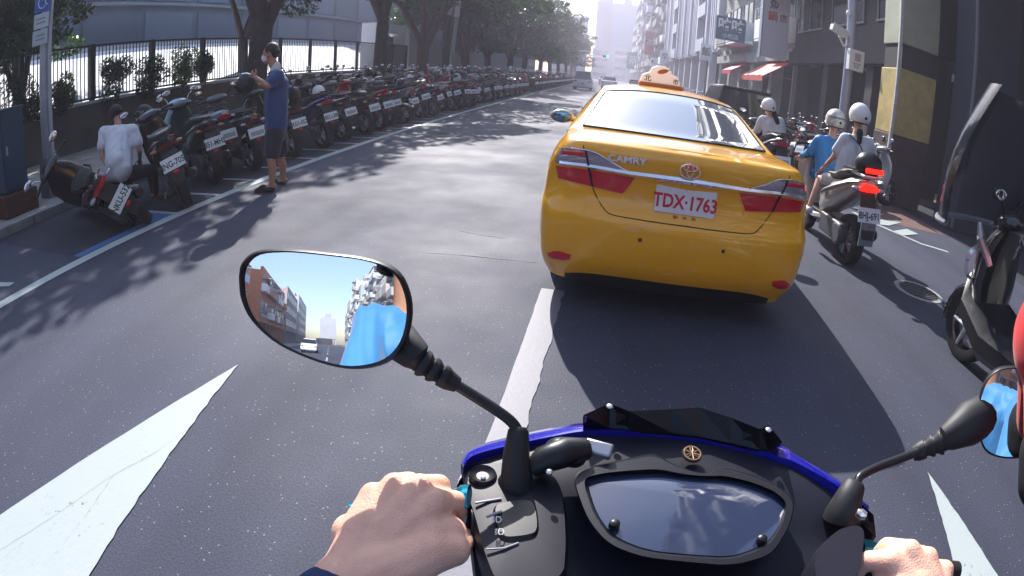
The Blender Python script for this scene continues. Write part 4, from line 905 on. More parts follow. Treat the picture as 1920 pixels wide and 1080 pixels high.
# ================================================================== SCOOTERS
M_INNER = mat('scooter_inner', (.018, .018, .02), .55)
def loft(b, secs, n=12, e=2.6, mi=0):
    """secs: (y, zc, hw, hh) superellipse rings across x"""
    rs = []
    for s in secs:
        y, zc, hw, hh = s[:4]; tilt = s[4] if len(s) > 4 else 0; r = []
        for k in range(n):
            a = 2*pi*(k + .5)/n; cx = abs(cos(a))**(2/e)*(1 if cos(a) > 0 else -1); cz = abs(sin(a))**(2/e)*(1 if sin(a) > 0 else -1)
            r.append((cx*hw, y + cz*hh*tilt, zc + cz*hh))
        rs.append(r)
    return b.rings(rs)
def scooter(paint, trim, label, style=0, simple=False, plate='', mirrors=M_BLACK, platem=None, box=None):
    t = thing('motor_scooter', label, 'motor scooter', group='motor scooters parked in the left row')
    k = [1, 1.06, .95][style]; tail = [0, .05, -.04][style]
    b = MB()
    loft(b, [(-.90, .83 + tail, .045, .025), (-.82, .81 + tail, .09, .05), (-.66, .76 + tail*.6, .135*k, .10), (-.45, .68, .165*k, .14), (-.22, .60, .17*k, .16), (-.04, .52, .155*k, .17), (.03, .46, .12, .15)])
    loft(b, [(-.2, .36, .14, .06), (.1, .30, .17, .05), (.35, .31, .17, .06), (.45, .36, .13, .08)])
    # leg shield, a stack of plan rings
    rs = []
    for z, y, hw, d in ((.26, .46, .13, .07), (.42, .50, .19, .09), (.60, .53, .215*k, .11), (.78, .54, .20*k, .12), (.92, .52, .15, .11), (.99, .49, .09, .08), (1.01, .48, .03, .03)):
        rs.append([(hw*cos(a), y + (d if sin(a) > 0 else d*.35)*sin(a)*(1.25 if style == 1 else 1), z) for a in [2*pi*i/14 for i in range(14)]])
    b.rings(rs)
    if simple:
        o = b
        loft(b, [(-.74, .87 + tail, .08, .03), (-.5, .86 + tail*.5, .13, .055), (-.22, .80, .14, .06), (.05, .74, .09, .05)], mi=1)
        for y in (-.62, .66): b.lathe([(.12, -.05), (.25, -.045), (.255, 0), (.25, .045), (.12, .05)], c=(0, y, .255), axis='x', n=14, mi=1)
        b.tube([(-.34, .40, 1.02), (0, .45, 1.05), (.34, .40, 1.02)], .03, 6, mi=1)
        for s_ in (-1, 1): b.tube([(s_*.2, .44, 1.05), (s_*.27, .42, 1.22)], .01, 5, mi=1); b.ell((s_*.29, .42, 1.25), (.07, .02, .045), 2, 8, 5)
        b.box((0, -.93, .56), (.26, .012, .15), 3); b.box((0, -.90, .79 + tail), (.16, .04, .05), 4); b.box((0, -.88, .6), (.16, .02, .3), 1)
        me = b.build('motor_scooter', [paint, M_INNER, M_CHROME, M_PLATE, M_REDLENS], None)
        for q in ('label', 'category', 'group'): me[q] = t[q]
        bpy.data.objects.remove(t); return me
    b.build('body_cover', paint, t)
    MB().box((0, .16, .365), (.30, .5, .03)).build('floorboard', M_INNER, t, smooth=False, bevel=.01)
    s = MB(); loft(s, [(-.76, .865 + tail, .07, .025), (-.62, .875 + tail*.8, .115, .045), (-.42, .855 + tail*.3, .135, .055), (-.30, .815, .14, .055), (-.12, .80, .14, .055), (.02, .755, .11, .06), (.08, .71, .07, .05)]); s.build('seat', M_SEAT, t)
    for s_ in (-1, 1):
        tr = MB(); tr.tube([(s_*.06, -.90, .845 + tail), (s_*.135*k, -.68, .80 + tail*.6), (s_*.172*k, -.42, .73), (s_*.178*k, -.18, .64), (s_*.16, -.02, .58)], [.01, .02, .024, .018, .006], 6, flat=.6)
        tr.build('side_trim', trim, t)
        MB().tube([(s_*.12, .54, .95), (s_*.19*k, .60, .78), (s_*.2*k, .58, .58)], [.008, .018, .008], 6).build('shield_trim', trim, t)
    gr = MB(); gr.tube([(.13, -.5, .90 + tail), (.125, -.74, .915 + tail), (.06, -.90, .92 + tail), (-.06, -.90, .92 + tail), (-.125, -.74, .915 + tail), (-.13, -.5, .90 + tail)], .013, 8); gr.build('grab_rail', [M_ALU, M_BLACK, M_BLACK][style], t)
    for s_ in (-1, 1): MB().tube([(s_*.07, .52, .62), (s_*.085, .66, .27)], .02, 8).build('fork_leg', M_STEEL, t)
    fw = wheel(t, 0, .66, .245, .10, M_ALU, 5, 'front_wheel'); rw_ = wheel(t, 0, -.62, .25, .12, M_ALU, 5, 'rear_wheel')
    ff = MB(); rows = []
    for i in range(11):
        a = radians(lerp(-15, 165, i/10)); rows.append([(x, .66 + cos(a)*rr, .25 + sin(a)*rr) for x, rr in ((-.075, .262), (-.055, .283), (0, .292), (.055, .283), (.075, .262))])
    ff.grid(rows, thick=(0, 0, .004)).build('front_fender', paint, t)
    en = MB(); en.box((-.11, -.38, .30), (.10, .55, .20)); en.lathe([(.11, -.05), (.12, 0), (.09, .04)], c=(-.12, -.58, .29), axis='x', n=16); en.build('engine_case', mat('engine_grey', (.12, .12, .13), .5, .5, var=.2), t, bevel=.02)
    ex = MB(); ex.tube([(.10, -.05, .25), (.13, -.25, .24), (.155, -.38, .27), (.165, -.80, .36), (.165, -.83, .365)], [.02, .025, .055, .062, .04], 12); exo = ex.build('exhaust', M_BLACK, t)
    MB().tube([(.185, -.42, .30), (.19, -.74, .365)], .045, 10, flat=.8).build('heat_shield', M_ALU, exo)
    rfn = MB(); rfn.grid([[(-.08, -.84, .74 + tail), (.08, -.84, .74 + tail)], [(-.09, -.90, .66), (.09, -.90, .66)], [(-.085, -.96, .50), (.085, -.96, .50)], [(-.06, -1.0, .36), (.06, -1.0, .36)]], thick=(0, .012, 0))
    rfo = rfn.build('rear_mudguard', M_BLACK, t)
    Mx = face((0, -.952, .58), (1, 0, 0), (0, .32, 1)); np_ = MB().box((0, 0, 0), (.26, .14, .006), M=Mx).build('license_plate', platem or M_PLATE, t, smooth=False, bevel=.002)
    if plate: text('plate_characters', plate, .092, M_GREENINK, np_, Mx @ Matrix.Translation((0, -.008, .004)), .0008, sx=.80, bold=.002)
    else: MB().box((0, -.012, .0035), (.2, .06, .001), M=Mx).build('plate_print', mat('plate_grey_print', (.35, .42, .42), .6), np_, smooth=False)
    MB().ell((0, -.97, .48), (.035, .008, .02)).build('reflector', M_REDLENS, t)
    tg = MB(); rows = [[(x*.5, -.925 + abs(x)*.12, .80 + tail), (x, -.905 + abs(x)*.25, .765 + tail), (x*.8, -.89 + abs(x)*.25, .735 + tail)] for x in (-.12, -.06, 0, .06, .12)]
    tg.grid(rows, thick=(0, .03, 0)).build('tail_light', [mat('dark_red_lens', (.16, .006, .012), .15, coat=.6), M_REDLENS, mat('dark_red_lens', (.16, .006, .012), .15, coat=.6)][style], t)
    for s_ in (-1, 1): MB().ell((s_*.15, -.86, .755 + tail), (.045, .04, .022)).build('turn_signal', mat('amber_lens', (.35, .11, .02), .2, coat=.5) if style == 0 else M_CLEARLENS, t)
    hc = MB(); hc.ell((0, .46, 1.03), (.19, .11, .065)); hc.ell((0, .53, .99), (.12, .07, .07)); hb_ = hc.build('handlebar_cover', paint, t)
    MB().ell((0, .585, .985), (.075, .03, .05)).build('headlight', M_CLEARLENS, hb_)
    for s_ in (-1, 1):
        MB().tube([(s_*.17, .44, 1.03), (s_*.22, .42, 1.035), (s_*.34, .37, 1.03)], [.016, .019, .019], 10).build('grip', M_BLACK, t)
        MB().tube([(s_*.18, .48, 1.02), (s_*.30, .46, 1.0)], [.008, .005], 6).build('brake_lever', M_ALU, t)
        mr = MB(); mr.tube([(s_*.18, .45, 1.06), (s_*.21, .45, 1.12), (s_*.27, .43, 1.16)], .008, 6); mr.ell((s_*.30, .425, 1.19), (.070, .020, .042)); mo = mr.build('mirror', mirrors, t)
        MB().ell((s_*.30, .407, 1.19), (.058, .006, .033), n=16).build('mirror_glass', mat('mirror_pale', (.7, .74, .8), .05, 1), mo)
    MB().tube([(-.1, .0, .22), (-.24, -.05, .02)], .012, 6).build('side_stand', M_STEEL, t)
    if box is not None:
        bx_ = MB(); loft(bx_, [(-1.0, 1.08, .12, .09), (-.96, 1.09, .18, .14), (-.70, 1.09, .20, .15), (-.62, 1.08, .17, .12)], e=4); bx_.build('top_box', box, t)
    return t
paints = {'black': mat('paint_black', (.012, .012, .015), .2, coat=1), 'grey': mat('paint_grey', (.09, .095, .105), .3, .3, coat=1), 'silver': mat('paint_silver', (.38, .38, .40), .32, .6, coat=1),
    'white': mat('paint_white', (.70, .72, .75), .25, coat=1), 'blue': mat('paint_blue', (.015, .02, .14), .2, coat=1), 'red': mat('paint_red', (.38, .015, .02), .25, coat=1), 'green': mat('paint_green', (.02, .045, .04), .3, coat=1), 'lblue': mat('paint_lightblue', (.35, .55, .72), .3, coat=1), 'brown': mat('paint_brown', (.07, .035, .03), .3, coat=1)}
def place(o, x, y, head, lean=-7, z=0, label=None, sc=1.07):
    """x,y: rear wheel end; head: heading angle of the nose, degrees from +X counter-clockwise"""
    a = radians(head - 90); d = Vector((cos(radians(head)), sin(radians(head)), 0))
    o.rotation_euler = (0, radians(lean), a); o.rotation_mode = 'XYZ'
    o.location = (x + d.x*.93, y + d.y*.93, z); o.scale = (sc, sc, sc)
    if label: o['label'] = label
    return o
HEAD = 154
def near(paint, trim, plate, label, style, x, y, head=HEAD, lean=-9, **k):
    t = scooter(paints[paint] if isinstance(paint, str) else paint, trim, label, style, plate=plate, **k); return place(t, x, y, head, lean)
near('black', paints['red'], 'NKU-532', 'black scooter with red striped tail lying lowest in front of the bending man', 1, -4.38, 4.1, 163, -50, mirrors=M_CHROME)
near('black', paints['red'], 'MNG-7056', 'black scooter with bright red tail trim and tilted plate in the first marked bay', 0, -4.32, 4.62, 141, -18)
near('green', M_ALU, '851-MHS', 'dark green scooter second from the bay line left of the man in navy', 0, -4.75, 5.75, 148, -10)
near('grey', M_ALU, '', 'dark grey scooter partly hidden behind the standing man', 2, -4.7, 6.65, 150, -9)
near('black', paints['lblue'], 'XG1-052', 'black scooter with light blue side streaks just right of the standing man', 0, -4.65, 7.75, 152, -9, mirrors=M_CHROME)
near('blue', M_ALU, '852-LBB', 'deep blue scooter right of the light blue streaked one', 1, -4.6, 8.75, 152, -9)
near('lblue', M_WHITE, '', 'pale blue and white scooter whose nose shows left of the standing man', 1, -5.1, 6.4, 162, -6, mirrors=M_CHROME)
near('black', M_WHITE, '', 'black scooter with white streaks beyond the deep blue one', 0, -4.68, 9.7)
near('grey', paints['red'], '', 'grey scooter with dull red side flash in the packed row', 2, -4.62, 10.7)
near('red', M_ALU, '', 'dark red scooter in the middle of the packed row', 1, -4.66, 11.55)
protos = []
spec = [('black', M_ALU, 1), ('silver', M_BLACK, 1), ('grey', M_WHITE, 2), ('black', paints['white'], 1), ('blue', M_ALU, 0), ('brown', M_ALU, 2), ('white', M_BLACK, 0), ('red', M_ALU, 2), ('black', paints['red'], 0)]
names_ = ['black scooter with aluminium trim', 'silver scooter with dark trim', 'grey scooter with white streak', 'black scooter with white streak', 'blue scooter', 'brown scooter', 'white scooter', 'red scooter', 'black scooter with red flash']
for (p_, tm, st_), nm in zip(spec, names_): protos.append(scooter(paints[p_], tm, nm, st_))
tb = tree_table(); used = set(); rnd = random.Random(21); y = 12.4; i = 0; cnt = {}; row = []
while y < 33.5:
    k = i % 9 if i < 9 else rnd.choice([0, 0, 1, 2, 3, 3, 4, 5, 6, 7, 8]); o = protos[k] if k not in used else copy_tree(protos[k], None, tb); used.add(k)
    place(o, -4.62 + rnd.uniform(-.22, .10), y, HEAD + rnd.uniform(-13, 13), rnd.uniform(-13, -4), sc=rnd.uniform(.97, 1.12)); cnt[k] = cnt.get(k, 0) + 1
    zone = 'before the manhole' if y < 18 else 'by the forked tree' if y < 24 else 'towards the row end'
    o['label'] = names_[k] + ' in the packed kerb row'; row.append((o, k, zone)); y += rnd.uniform(.66, .80); i += 1
sh = ['black', 'silver', 'grey', 'white striped', 'blue', 'brown', 'white', 'red', 'red flashed']
for q, (o, k, zone) in enumerate(row):
    l_ = sh[row[q-1][1]] if q else 'dark red'; r_ = sh[row[q+1][1]] if q + 1 < len(row) else 'no'
    o['label'] = '%s scooter between %s and %s one %s' % (sh[k], l_, r_, zone)
# second rank parked on the footway side and the far rows as single meshes
simp = [scooter(paints[p_], tm, nm, st_, simple=True) for (p_, tm, st_), nm in zip(spec, names_)]
used = set(); y = 13.0
def far_s(x, y, head, lab, z=0, group=None, lean=-7):
    k = rnd.randrange(9); o = simp[k] if k not in used else simp[k].copy()
    if k in used: COL.objects.link(o)
    used.add(k); place(o, x, y, head, lean, z); o['label'] = names_[k] + ' ' + lab; o['group'] = group or 'far motor scooters on the left'
    return o
while y < 75:
    far_s(-6.95 + rnd.uniform(-.15, .15), y, HEAD + 170 + rnd.uniform(-25, 25) if rnd.random() < .4 else HEAD + rnd.uniform(-12, 12), 'in the rear rank up on the left footway', .12); y += rnd.uniform(.75, 1.2)
y = 37.3
while y < 76: far_s(-4.65 + rnd.uniform(-.1, .1), y, HEAD + rnd.uniform(-6, 6), 'far down the kerb row past the gap'); y += rnd.uniform(.7, .9)
y = 79
while y < 130: far_s(-5.2 + rnd.uniform(-.2, .2), y, HEAD, 'near the far junction on the left'); y += rnd.uniform(.9, 1.4)
# right-hand row
for k, (x, y, lab) in enumerate([(5.2, 9.7, 'silver and red jumble nearest behind the blue rider'), (5.35, 10.6, 'second from the passenger by the arcade'), (5.3, 11.5, 'third from the passenger by the arcade'), (5.4, 12.3, 'fourth by the lamp pole base'), (5.4, 13.6, 'behind the pole under the arcade'), (5.4, 14.5, 'in the right row near the black van'), (5.5, 15.3, 'in the right row beside the black van'), (5.5, 16.2, 'in the right row past the black van')]):
    o = copy_tree(protos[[1, 6, 8, 1, 0, 7, 4, 3][k]], None, tb); place(o, x - .9, y, 12 + rnd.uniform(-8, 8), -8); o['label'] = 'scooter at the right kerb, ' + lab; o['group'] = 'motor scooters parked on the right'
y = 22
while y < 75: far_s(4.9, y, 15 + rnd.uniform(-9, 9), 'parked far up the right kerb', 0, 'far motor scooters on the right'); y += rnd.uniform(.8, 1.6)
mv = copy_tree(protos[7], None, tb); place(mv, -6.9, 24.0, 100, -3, .12); mv['label'] = 'red scooter with a boxy front standing out on the footway beside the pale wall'
gx = thing('red_cloth_cover', 'red cover draped over a scooter at the far end of the row', 'cover', (-5.4, 33.8, 0)); bb = MB(); loft(bb, [(-.7, .5, .3, .35), (-.5, .62, .45, .45), (.4, .62, .45, .45), (.6, .5, .3, .35)]); bb.build('cloth', mat('cover_red', (.35, .03, .05), .8, var=.2), gx); gx.rotation_euler = (0, 0, radians(60))
# folded helmets and loose things in the row come with the people below
# ================================================================== PEOPLE
def V(*a): return Vector(a)
def hand_caps(b, wrist, tip_dir, palm_n, s=1.0, curl=.6, side=1):
    """palm and five fingers; tip_dir along the fingers, palm_n out of the palm"""
    t = tip_dir.normalized(); n_ = (palm_n - t*palm_n.dot(t)).normalized(); l = t.cross(n_)*side
    base = wrist
    for q in (-.027, -.009, .009, .027): b.cap_(base + t*.01*s, base + t*.075*s + l*q*s, .017*s, .0125*s, n=8)
    for q, L_ in ((-.029, .062), (-.010, .075), (.010, .080), (.029, .070)):
        k = base + t*.08*s + l*q*s; d1 = (t + n_*curl*.6).normalized(); d2 = (t*(1 - curl) + n_*curl*1.4).normalized(); d3 = (t*(1 - 1.6*curl) + n_*curl).normalized()
        a1 = k + d1*L_*.45*s; a2 = a1 + d2*L_*.33*s; a3 = a2 + d3*L_*.25*s
        b.cap_(k, a1, .0100*s, .0092*s, n=8); b.cap_(a1, a2, .0092*s, .0085*s, n=8); b.cap_(a2, a3, .0085*s, .0075*s, n=8)
    k = base + t*.025*s + l*.03*s; a1 = k + (t*.6 + l*.8 + n_*.3).normalized()*.045*s; a2 = a1 + (t + l*.2 + n_*.6).normalized()*.035*s
    b.cap_(base + t*.01*s + l*.015*s, k, .016*s, .014*s, n=8); b.cap_(k, a1, .014*s, .011*s, n=8); b.cap_(a1, a2, .011*s, .009*s, n=8)
def figure(t, J, skin, s=1.0, voxel=.011, fdir=V(0, 1, 0), male=True, face_=True, hands=True, feet=True, hdir=None):
    """J: joints in world coordinates; t: the person's empty"""
    off = t.location; b = MB(); up = (J['neck'] - J['chest']).normalized(); c = b.cap_
    right = (J['shR'] - J['shL']).normalized(); fwd = fdir
    pel, ch, nk, hd = J['pelvis'], J['chest'], J['neck'], J['head']
    for q in (-.055, .055): c(pel + right*q, ch + right*q*1.35, .105*s, .108*s)
    c(J['hipL'], J['hipR'], .10*s, .10*s); c(ch + right*.09, J['shR'] - up*.02, .085*s, .06*s); c(ch - right*.09, J['shL'] - up*.02, .085*s, .06*s)
    c(J['shL'], J['shR'], .058*s, .058*s); c(nk - up*.05, hd - up*.02, .062*s, .054*s)
    hf = hdir or fwd; hr = hf.cross(V(0, 0, 1)).normalized()
    b.ell(tuple(hd + V(0, 0, .02)), (.078*s, .095*s, .108*s), R=Matrix((hr, hf, V(0, 0, 1))).transposed())
    c(hd + hf*.035 - V(0, 0, .04), hd + hf*.055 - V(0, 0, .085), .055*s, .038*s)
    if face_:
        c(hd + hf*.088 + V(0, 0, .02), hd + hf*.112 - V(0, 0, .02), .010, .015); c(hd + hf*.095 - V(0, 0, .055) - hr*.018, hd + hf*.095 - V(0, 0, .055) + hr*.018, .009, .009)
        for e in (-1, 1): b.ell(tuple(hd + hr*e*.082 - hf*.005), (.014, .024, .034)); b.ell(tuple(hd + hf*.082 + hr*e*.033 + V(0, 0, .035)), (.022, .014, .010))
    for e in 'LR':
        c(J['sh'+e], J['el'+e], .050*s, .040*s); c(J['el'+e], J['wr'+e], .040*s, .026*s)
        c(J['hip'+e], J['kn'+e], .088*s, .056*s); m = J['kn'+e].lerp(J['an'+e], .32); bk = -fwd*.018
        c(J['kn'+e], m + bk, .056*s, .056*s); c(m + bk, J['an'+e], .056*s, .035*s)
        if feet: f = J.get('toe'+e, J['an'+e] + fwd*.18 - V(0, 0, .06)); c(J['an'+e] - V(0, 0, .035) - (f - J['an'+e]).normalized()*.03, f, .036, .026)
        if hands:
            hdv = J.get('hd'+e, J['wr'+e] - J['el'+e]); hand_caps(b, J['wr'+e], hdv, J.get('pn'+e, V(0, 0, -1)), s=s*1.05, side=1 if e == 'R' else -1)
    return flesh(b, 'body', skin, t, voxel, 4, off=off)
def cloth(t, name, caps, m, voxel=.012, smooth=5, lab=None, ells=()):
    b = MB()
    for a, c, ra, rb in caps: b.cap_(a, c, ra, rb)
    for c, r in ells: b.ell(tuple(c), r)
    o = flesh(b, name, m, t, voxel, smooth, off=t.location, label=lab)
    # soft creases
    me = o.data
    co = [0.0]*(3*len(me.vertices)); me.vertices.foreach_get('co', co); no_ = [0.0]*len(co); me.vertex_normals.foreach_get('vector', no_)
    for i in range(0, len(co), 3):
        nn = noise.noise(Vector((co[i]*9, co[i+1]*9, co[i+2]*5 + 3*sin(co[i]*11))))*.012
        co[i] += no_[i]*nn; co[i+1] += no_[i+1]*nn; co[i+2] += no_[i+2]*nn
    me.vertices.foreach_set('co', co); me.update()
    return o
def shirt_caps(J, s=1.0, sleeve=.55, loose=.02, hem=0.0):
    r = (J['shR'] - J['shL']).normalized(); up = (J['neck'] - J['chest']).normalized(); pe, ch = J['pelvis'] - V(0, 0, hem), J['chest']
    L_ = [(pe + r*q, ch + r*q*1.35, (.115 + loose)*s, (.112 + loose)*s) for q in (-.06, .06)]
    L_ += [(ch + r*.09*e, J['sh'+('R' if e > 0 else 'L')] - up*.02, (.09 + loose*.6)*s, (.065 + loose*.5)*s) for e in (-1, 1)]
    L_ += [(J['shL'], J['shR'], .064*s + loose*.3, .064*s + loose*.3)]
    for e in 'LR': L_.append((J['sh'+e], J['sh'+e].lerp(J['el'+e], sleeve), .058*s + loose*.5, .052*s + loose*.9))
    return L_
M_NAVY = mat('navy_cotton', (.018, .06, .20), .85, var=.15, scale=12, sheen=.2, bump=.2, bscale=500); M_NAVY2 = mat('dark_navy_shorts', (.008, .012, .03), .85, var=.15, sheen=.2)
M_WSHIRT = mat('white_cotton', (.62, .64, .68), .85, var=.06, scale=8, sheen=.2); M_BLUEJ = mat('blue_raincoat', (.03, .22, .50), .5, var=.08, scale=6)
M_DARKC = mat('dark_cotton', (.015, .015, .02), .85, var=.2); M_SHOE = mat('black_rubber', (.015, .012, .012), .6); M_WSHOE = mat('white_shoe', (.6, .6, .62), .6)
M_CREAM = mat('cream_shorts', (.55, .50, .42), .85, var=.06)
def helmet(name, label, c, m, fwd=V(0, 1, 0), r=.138, visor=None, parent=None, up=V(0, 0, 1), full=False, band=None, group=None):
    """open-face helmet shell with rim, peak or visor; top-level unless worn"""
    f = fwd.normalized(); rr = f.cross(up).normalized(); u = rr.cross(f); R = Matrix((rr, f, u)).transposed().to_4x4()
    if parent is None:
        t = thing(name, label, 'helmet', c, group=group); M = R
    else: t = parent; M = Matrix.Translation(Vector(c) - parent.location) @ R
    rows = []
    for i in range(13):
        th = pi*i/12*.70; row = []
        for k in range(25):
            a = 2*pi*k/24; thx = th*(1.0 if sin(a) < 0 or full else 1 - .28*max(0, sin(a)))
            row.append((r*sin(thx)*cos(a)*.92, r*sin(thx)*sin(a)*1.08, r*cos(thx)*1.02))
        rows.append(row)
    sh = MB().grid(rows).build('helmet' if parent else 'shell', m, t, ang=60); sh.data.transform(M)
    so2 = sh.modifiers.new('t', 'SOLIDIFY'); so2.thickness = .012; so2.offset = -1; bake(sh); sh.data.polygons.foreach_set('use_smooth', [True]*len(sh.data.polygons))
    rt_ = sh if parent else t
    ri = MB(); ri.tube([rows[-1][k % 24] for k in range(25)], .008, 6, M=M, cap=False); ri.build('rim', M_BLACK, rt_)
    if visor:
        vr = [[(r*1.06*cos(a)*sin(b_), r*1.14*sin(a)*sin(b_), r*1.02*cos(b_)) for a in [radians(lerp(20, 160, k/12)) for k in range(13)]] for b_ in [radians(lerp(58, 112, i/6)) for i in range(7)]]
        MB().grid(vr, M=M).build('visor', visor, rt_)
    if band:
        bd_ = MB(); bd_.tube([(r*.95*cos(a), -r*1.10*abs(sin(a))*.99, r*.25 + .0*a) for a in [radians(q) for q in range(10, 171, 16)]], .012, 6, M=M, flat=.4); bd_.build('band', band, rt_)
    MB().ell((0, -r*1.08, -.02), (.018, .01, .018), M=M).build('vent', M_BLACK, rt_)
    return t

# ---- man standing beside the row, facing the scooters
J = dict(head=PY(507, 101, 5.78), neck=PY(517, 128, 5.80), chest=PY(519, 158, 5.80), pelvis=PY(517, 243, 5.80),
         shL=PY(522, 141, 5.62), shR=PY(513, 140, 6.0), elL=PY(503, 161, 5.50), elR=PY(500, 165, 6.02), wrL=PY(480, 146, 5.62), wrR=PY(484, 160, 5.86),
         hipL=PY(515, 252, 5.70), hipR=PY(520, 248, 5.92), knL=PY(508, 300, 5.60), knR=PY(526, 297, 6.0), anL=PY(510, 345, 5.58), anR=PY(531, 335, 6.0),
         hdL=V(-.8, .1, .5), hdR=V(-.9, -.3, .3), pnL=V(.1, .9, .1), pnR=V(.1, -.9, .1))
J['toeL'] = J['anL'] + V(-.2, -.05, -.07); J['toeR'] = J['anR'] + V(-.19, -.02, -.07)
man = thing('person', 'man in navy t-shirt and shorts with white face mask holding a black helmet', 'person', (J['anL'].x, J['anL'].y, 0))
F = V(-1, -.15, 0).normalized(); HF = V(-.93, -.36, -.12).normalized()
figure(man, J, M_SKIN2, 1.0, .009, F, hdir=HF)
cloth(man, 't_shirt', shirt_caps(J, 1.08, .62, .018, -.05), M_NAVY); 
cloth(man, 'shorts', [(J['hipL'], J['hipR'], .13, .13), (J['hipL'], J['hipL'].lerp(J['knL'], .66), .122, .112), (J['hipR'], J['hipR'].lerp(J['knR'], .66), .125, .112), (J['pelvis'], J['pelvis'] + V(0, 0, .08), .12, .11)], M_NAVY2)
cloth(man, 'collar', [(J['neck'] + V(0, 0, .0), J['neck'] + V(.0, 0, .03), .065, .062)], M_WSHIRT, .008, 2)
hc_ = J['head']
hr_ = HF.cross(V(0, 0, 1)).normalized()
b = MB(); b.ell(tuple(hc_ + V(0, 0, .055) - HF*.018), (.088, .10, .092)); b.ell(tuple(hc_ - HF*.05 + V(0, 0, .01)), (.078, .075, .08)); flesh(b, 'hair', M_HAIR, man, .008, 3, off=man.location)
b = MB(); b.ell(tuple(hc_ + HF*.058 - V(0, 0, .042)), (.058, .058, .055)); flesh(b, 'face_mask', M_WHITE, man, .006, 3, off=man.location)
for e in (-1, 1): MB().ell(tuple(hc_ + HF*.093 + hr_*e*.034 + V(0, 0, .034) - man.location), (.012, .012, .006)).build('eye', M_HAIR, man)
b = MB(); b.tube([tuple(hc_ + hr_*-.07 + HF*.045 - V(0, 0, .03) - man.location), tuple(hc_ + hr_*-.086 - HF*.01 - man.location)], .003, 5); b.build('mask_strap', M_WHITE, man)
for e in 'LR':
    a, tt = J['an'+e], J['toe'+e]; b = MB(); b.cap_(a - V(0, 0, .055), tt - V(0, 0, .012), .042, .038); b.cap_(a.lerp(tt, .55) + V(0, 0, .0), a.lerp(tt, .75), .042, .036)
    o = flesh(b, 'sandal', M_SHOE, man, .007, 3, off=man.location)
p = (J['wrL'] + J['wrR'])/2 + V(-.17, -.02, -.02)
hm = helmet('helmet', 'black helmet with silver top held by the standing man', tuple(p), M_BLACK, V(-.5, -.4, -.9), .135, M_GLASSD, up=V(.8, .1, .9))
MB().ell((-.0, -.02, .13), (.06, .05, .02)).build('silver_patch', M_CHROME, hm)
bg_ = thing('shoulder_bag', 'small black bag hanging behind the standing man', 'bag', tuple(PY(553, 183, 6.2)))
b = MB(); b.ell((0, 0, 0), (.075, .10, .14)); b.tube([(-.02, 0, .12), (-.1, -.1, .35), (-.15, -.15, .45)], .008, 5); b.build('bag_body', M_SHOE, bg_)

# ---- man in white bending over the first scooter
bm0 = 4.72
J = dict(head=PY(219, 214, bm0 + .28), neck=PY(223, 236, bm0 + .16), chest=PY(223, 258, bm0 + .08), pelvis=PY(222, 320, bm0 - .22), shL=PY(194, 247, bm0 + .1), shR=PY(250, 243, bm0 + .12),
         elL=PY(191, 292, bm0 - .1), elR=PY(262, 282, bm0 + .1), wrL=PY(206, 322, bm0 - .2), wrR=PY(262, 300, bm0 + .3), hipL=PY(210, 330, bm0 - .2), hipR=PY(235, 328, bm0 - .15))
for e, dx in (('L', -.14), ('R', .12)):
    J['kn'+e] = J['hip'+e] + V(dx, .38, -.02); J['an'+e] = V(J['kn'+e].x, J['kn'+e].y + .02, .09)
m2 = thing('person', 'man in white t-shirt bending over the first scooter seen from behind', 'person', (J['pelvis'].x, J['pelvis'].y, 0))
figure(m2, J, M_SKIN2, .92, .010, V(0, 1, 0)); cloth(m2, 't_shirt', shirt_caps(J, 1.05, .62, .028, .0) + [(J['chest'] + V(0, -.06, .02), J['pelvis'] + V(0, -.02, .1), .16, .15)], M_WSHIRT)
cloth(m2, 'trousers', [(J['hipL'], J['hipR'], .12, .12)] + [(J['hip'+e], J['kn'+e], .11, .085) for e in 'LR'] + [(J['kn'+e], J['an'+e], .085, .06) for e in 'LR'], M_DARKC)
b = MB(); b.ell(tuple(J['head'] + V(0, -.02, .035)), (.10, .115, .105)); flesh(b, 'hair', M_HAIR, m2, .008, 3, off=m2.location)
helmet('helmet', 'black helmet with chrome visor rim hung on the second scooter mirror', tuple(PY(270, 213, 5.5)), M_BLACK, V(-.3, -1, -.2), .13, M_GLASSD, band=M_CHROME)
bk2 = thing('backpack', 'dark backpack slung over the handlebar beside the man in white', 'bag', tuple(PY(276, 246, 5.5))); MB().ell((0, 0, 0), (.15, .11, .17), n=16).build('bag_body', M_DARKC, bk2); MB().box((.08, -.10, .06), (.02, .01, .07)).build('reflective_tag', M_WHITE, bk2, smooth=False)
MB().tube([(-.1, -.05, .12), (-.02, .02, .24), (.1, .02, .13)], .012, 6).build('strap', M_DARKC, bk2)

# helmets left on seats and mirrors of the parked row
for k, (x, y, z, m, lab) in enumerate([(-5.35, 9.55, 1.0, M_WHITE, 'white helmet on the seat of a scooter beyond the deep blue one'), (-6.0, 13.4, 1.28, M_BLACK, 'black helmet on a mirror in the packed row'), (-5.3, 15.6, .99, mat('helmet_silver', (.45, .45, .48), .3, .5), 'silver helmet on a seat before the manhole'),
      (-6.1, 19.3, 1.3, M_WHITE, 'white helmet hung high in the row by the forked tree'), (-5.4, 22.3, 1.0, mat('helmet_pink', (.5, .2, .22), .4), 'dull pink helmet on a seat further up the row')]):
    helmet('helmet', lab, (x, y, z), m, V(-.9, .45, 0), .13, M_GLASSD if k % 2 else None, group='helmets left on the row')

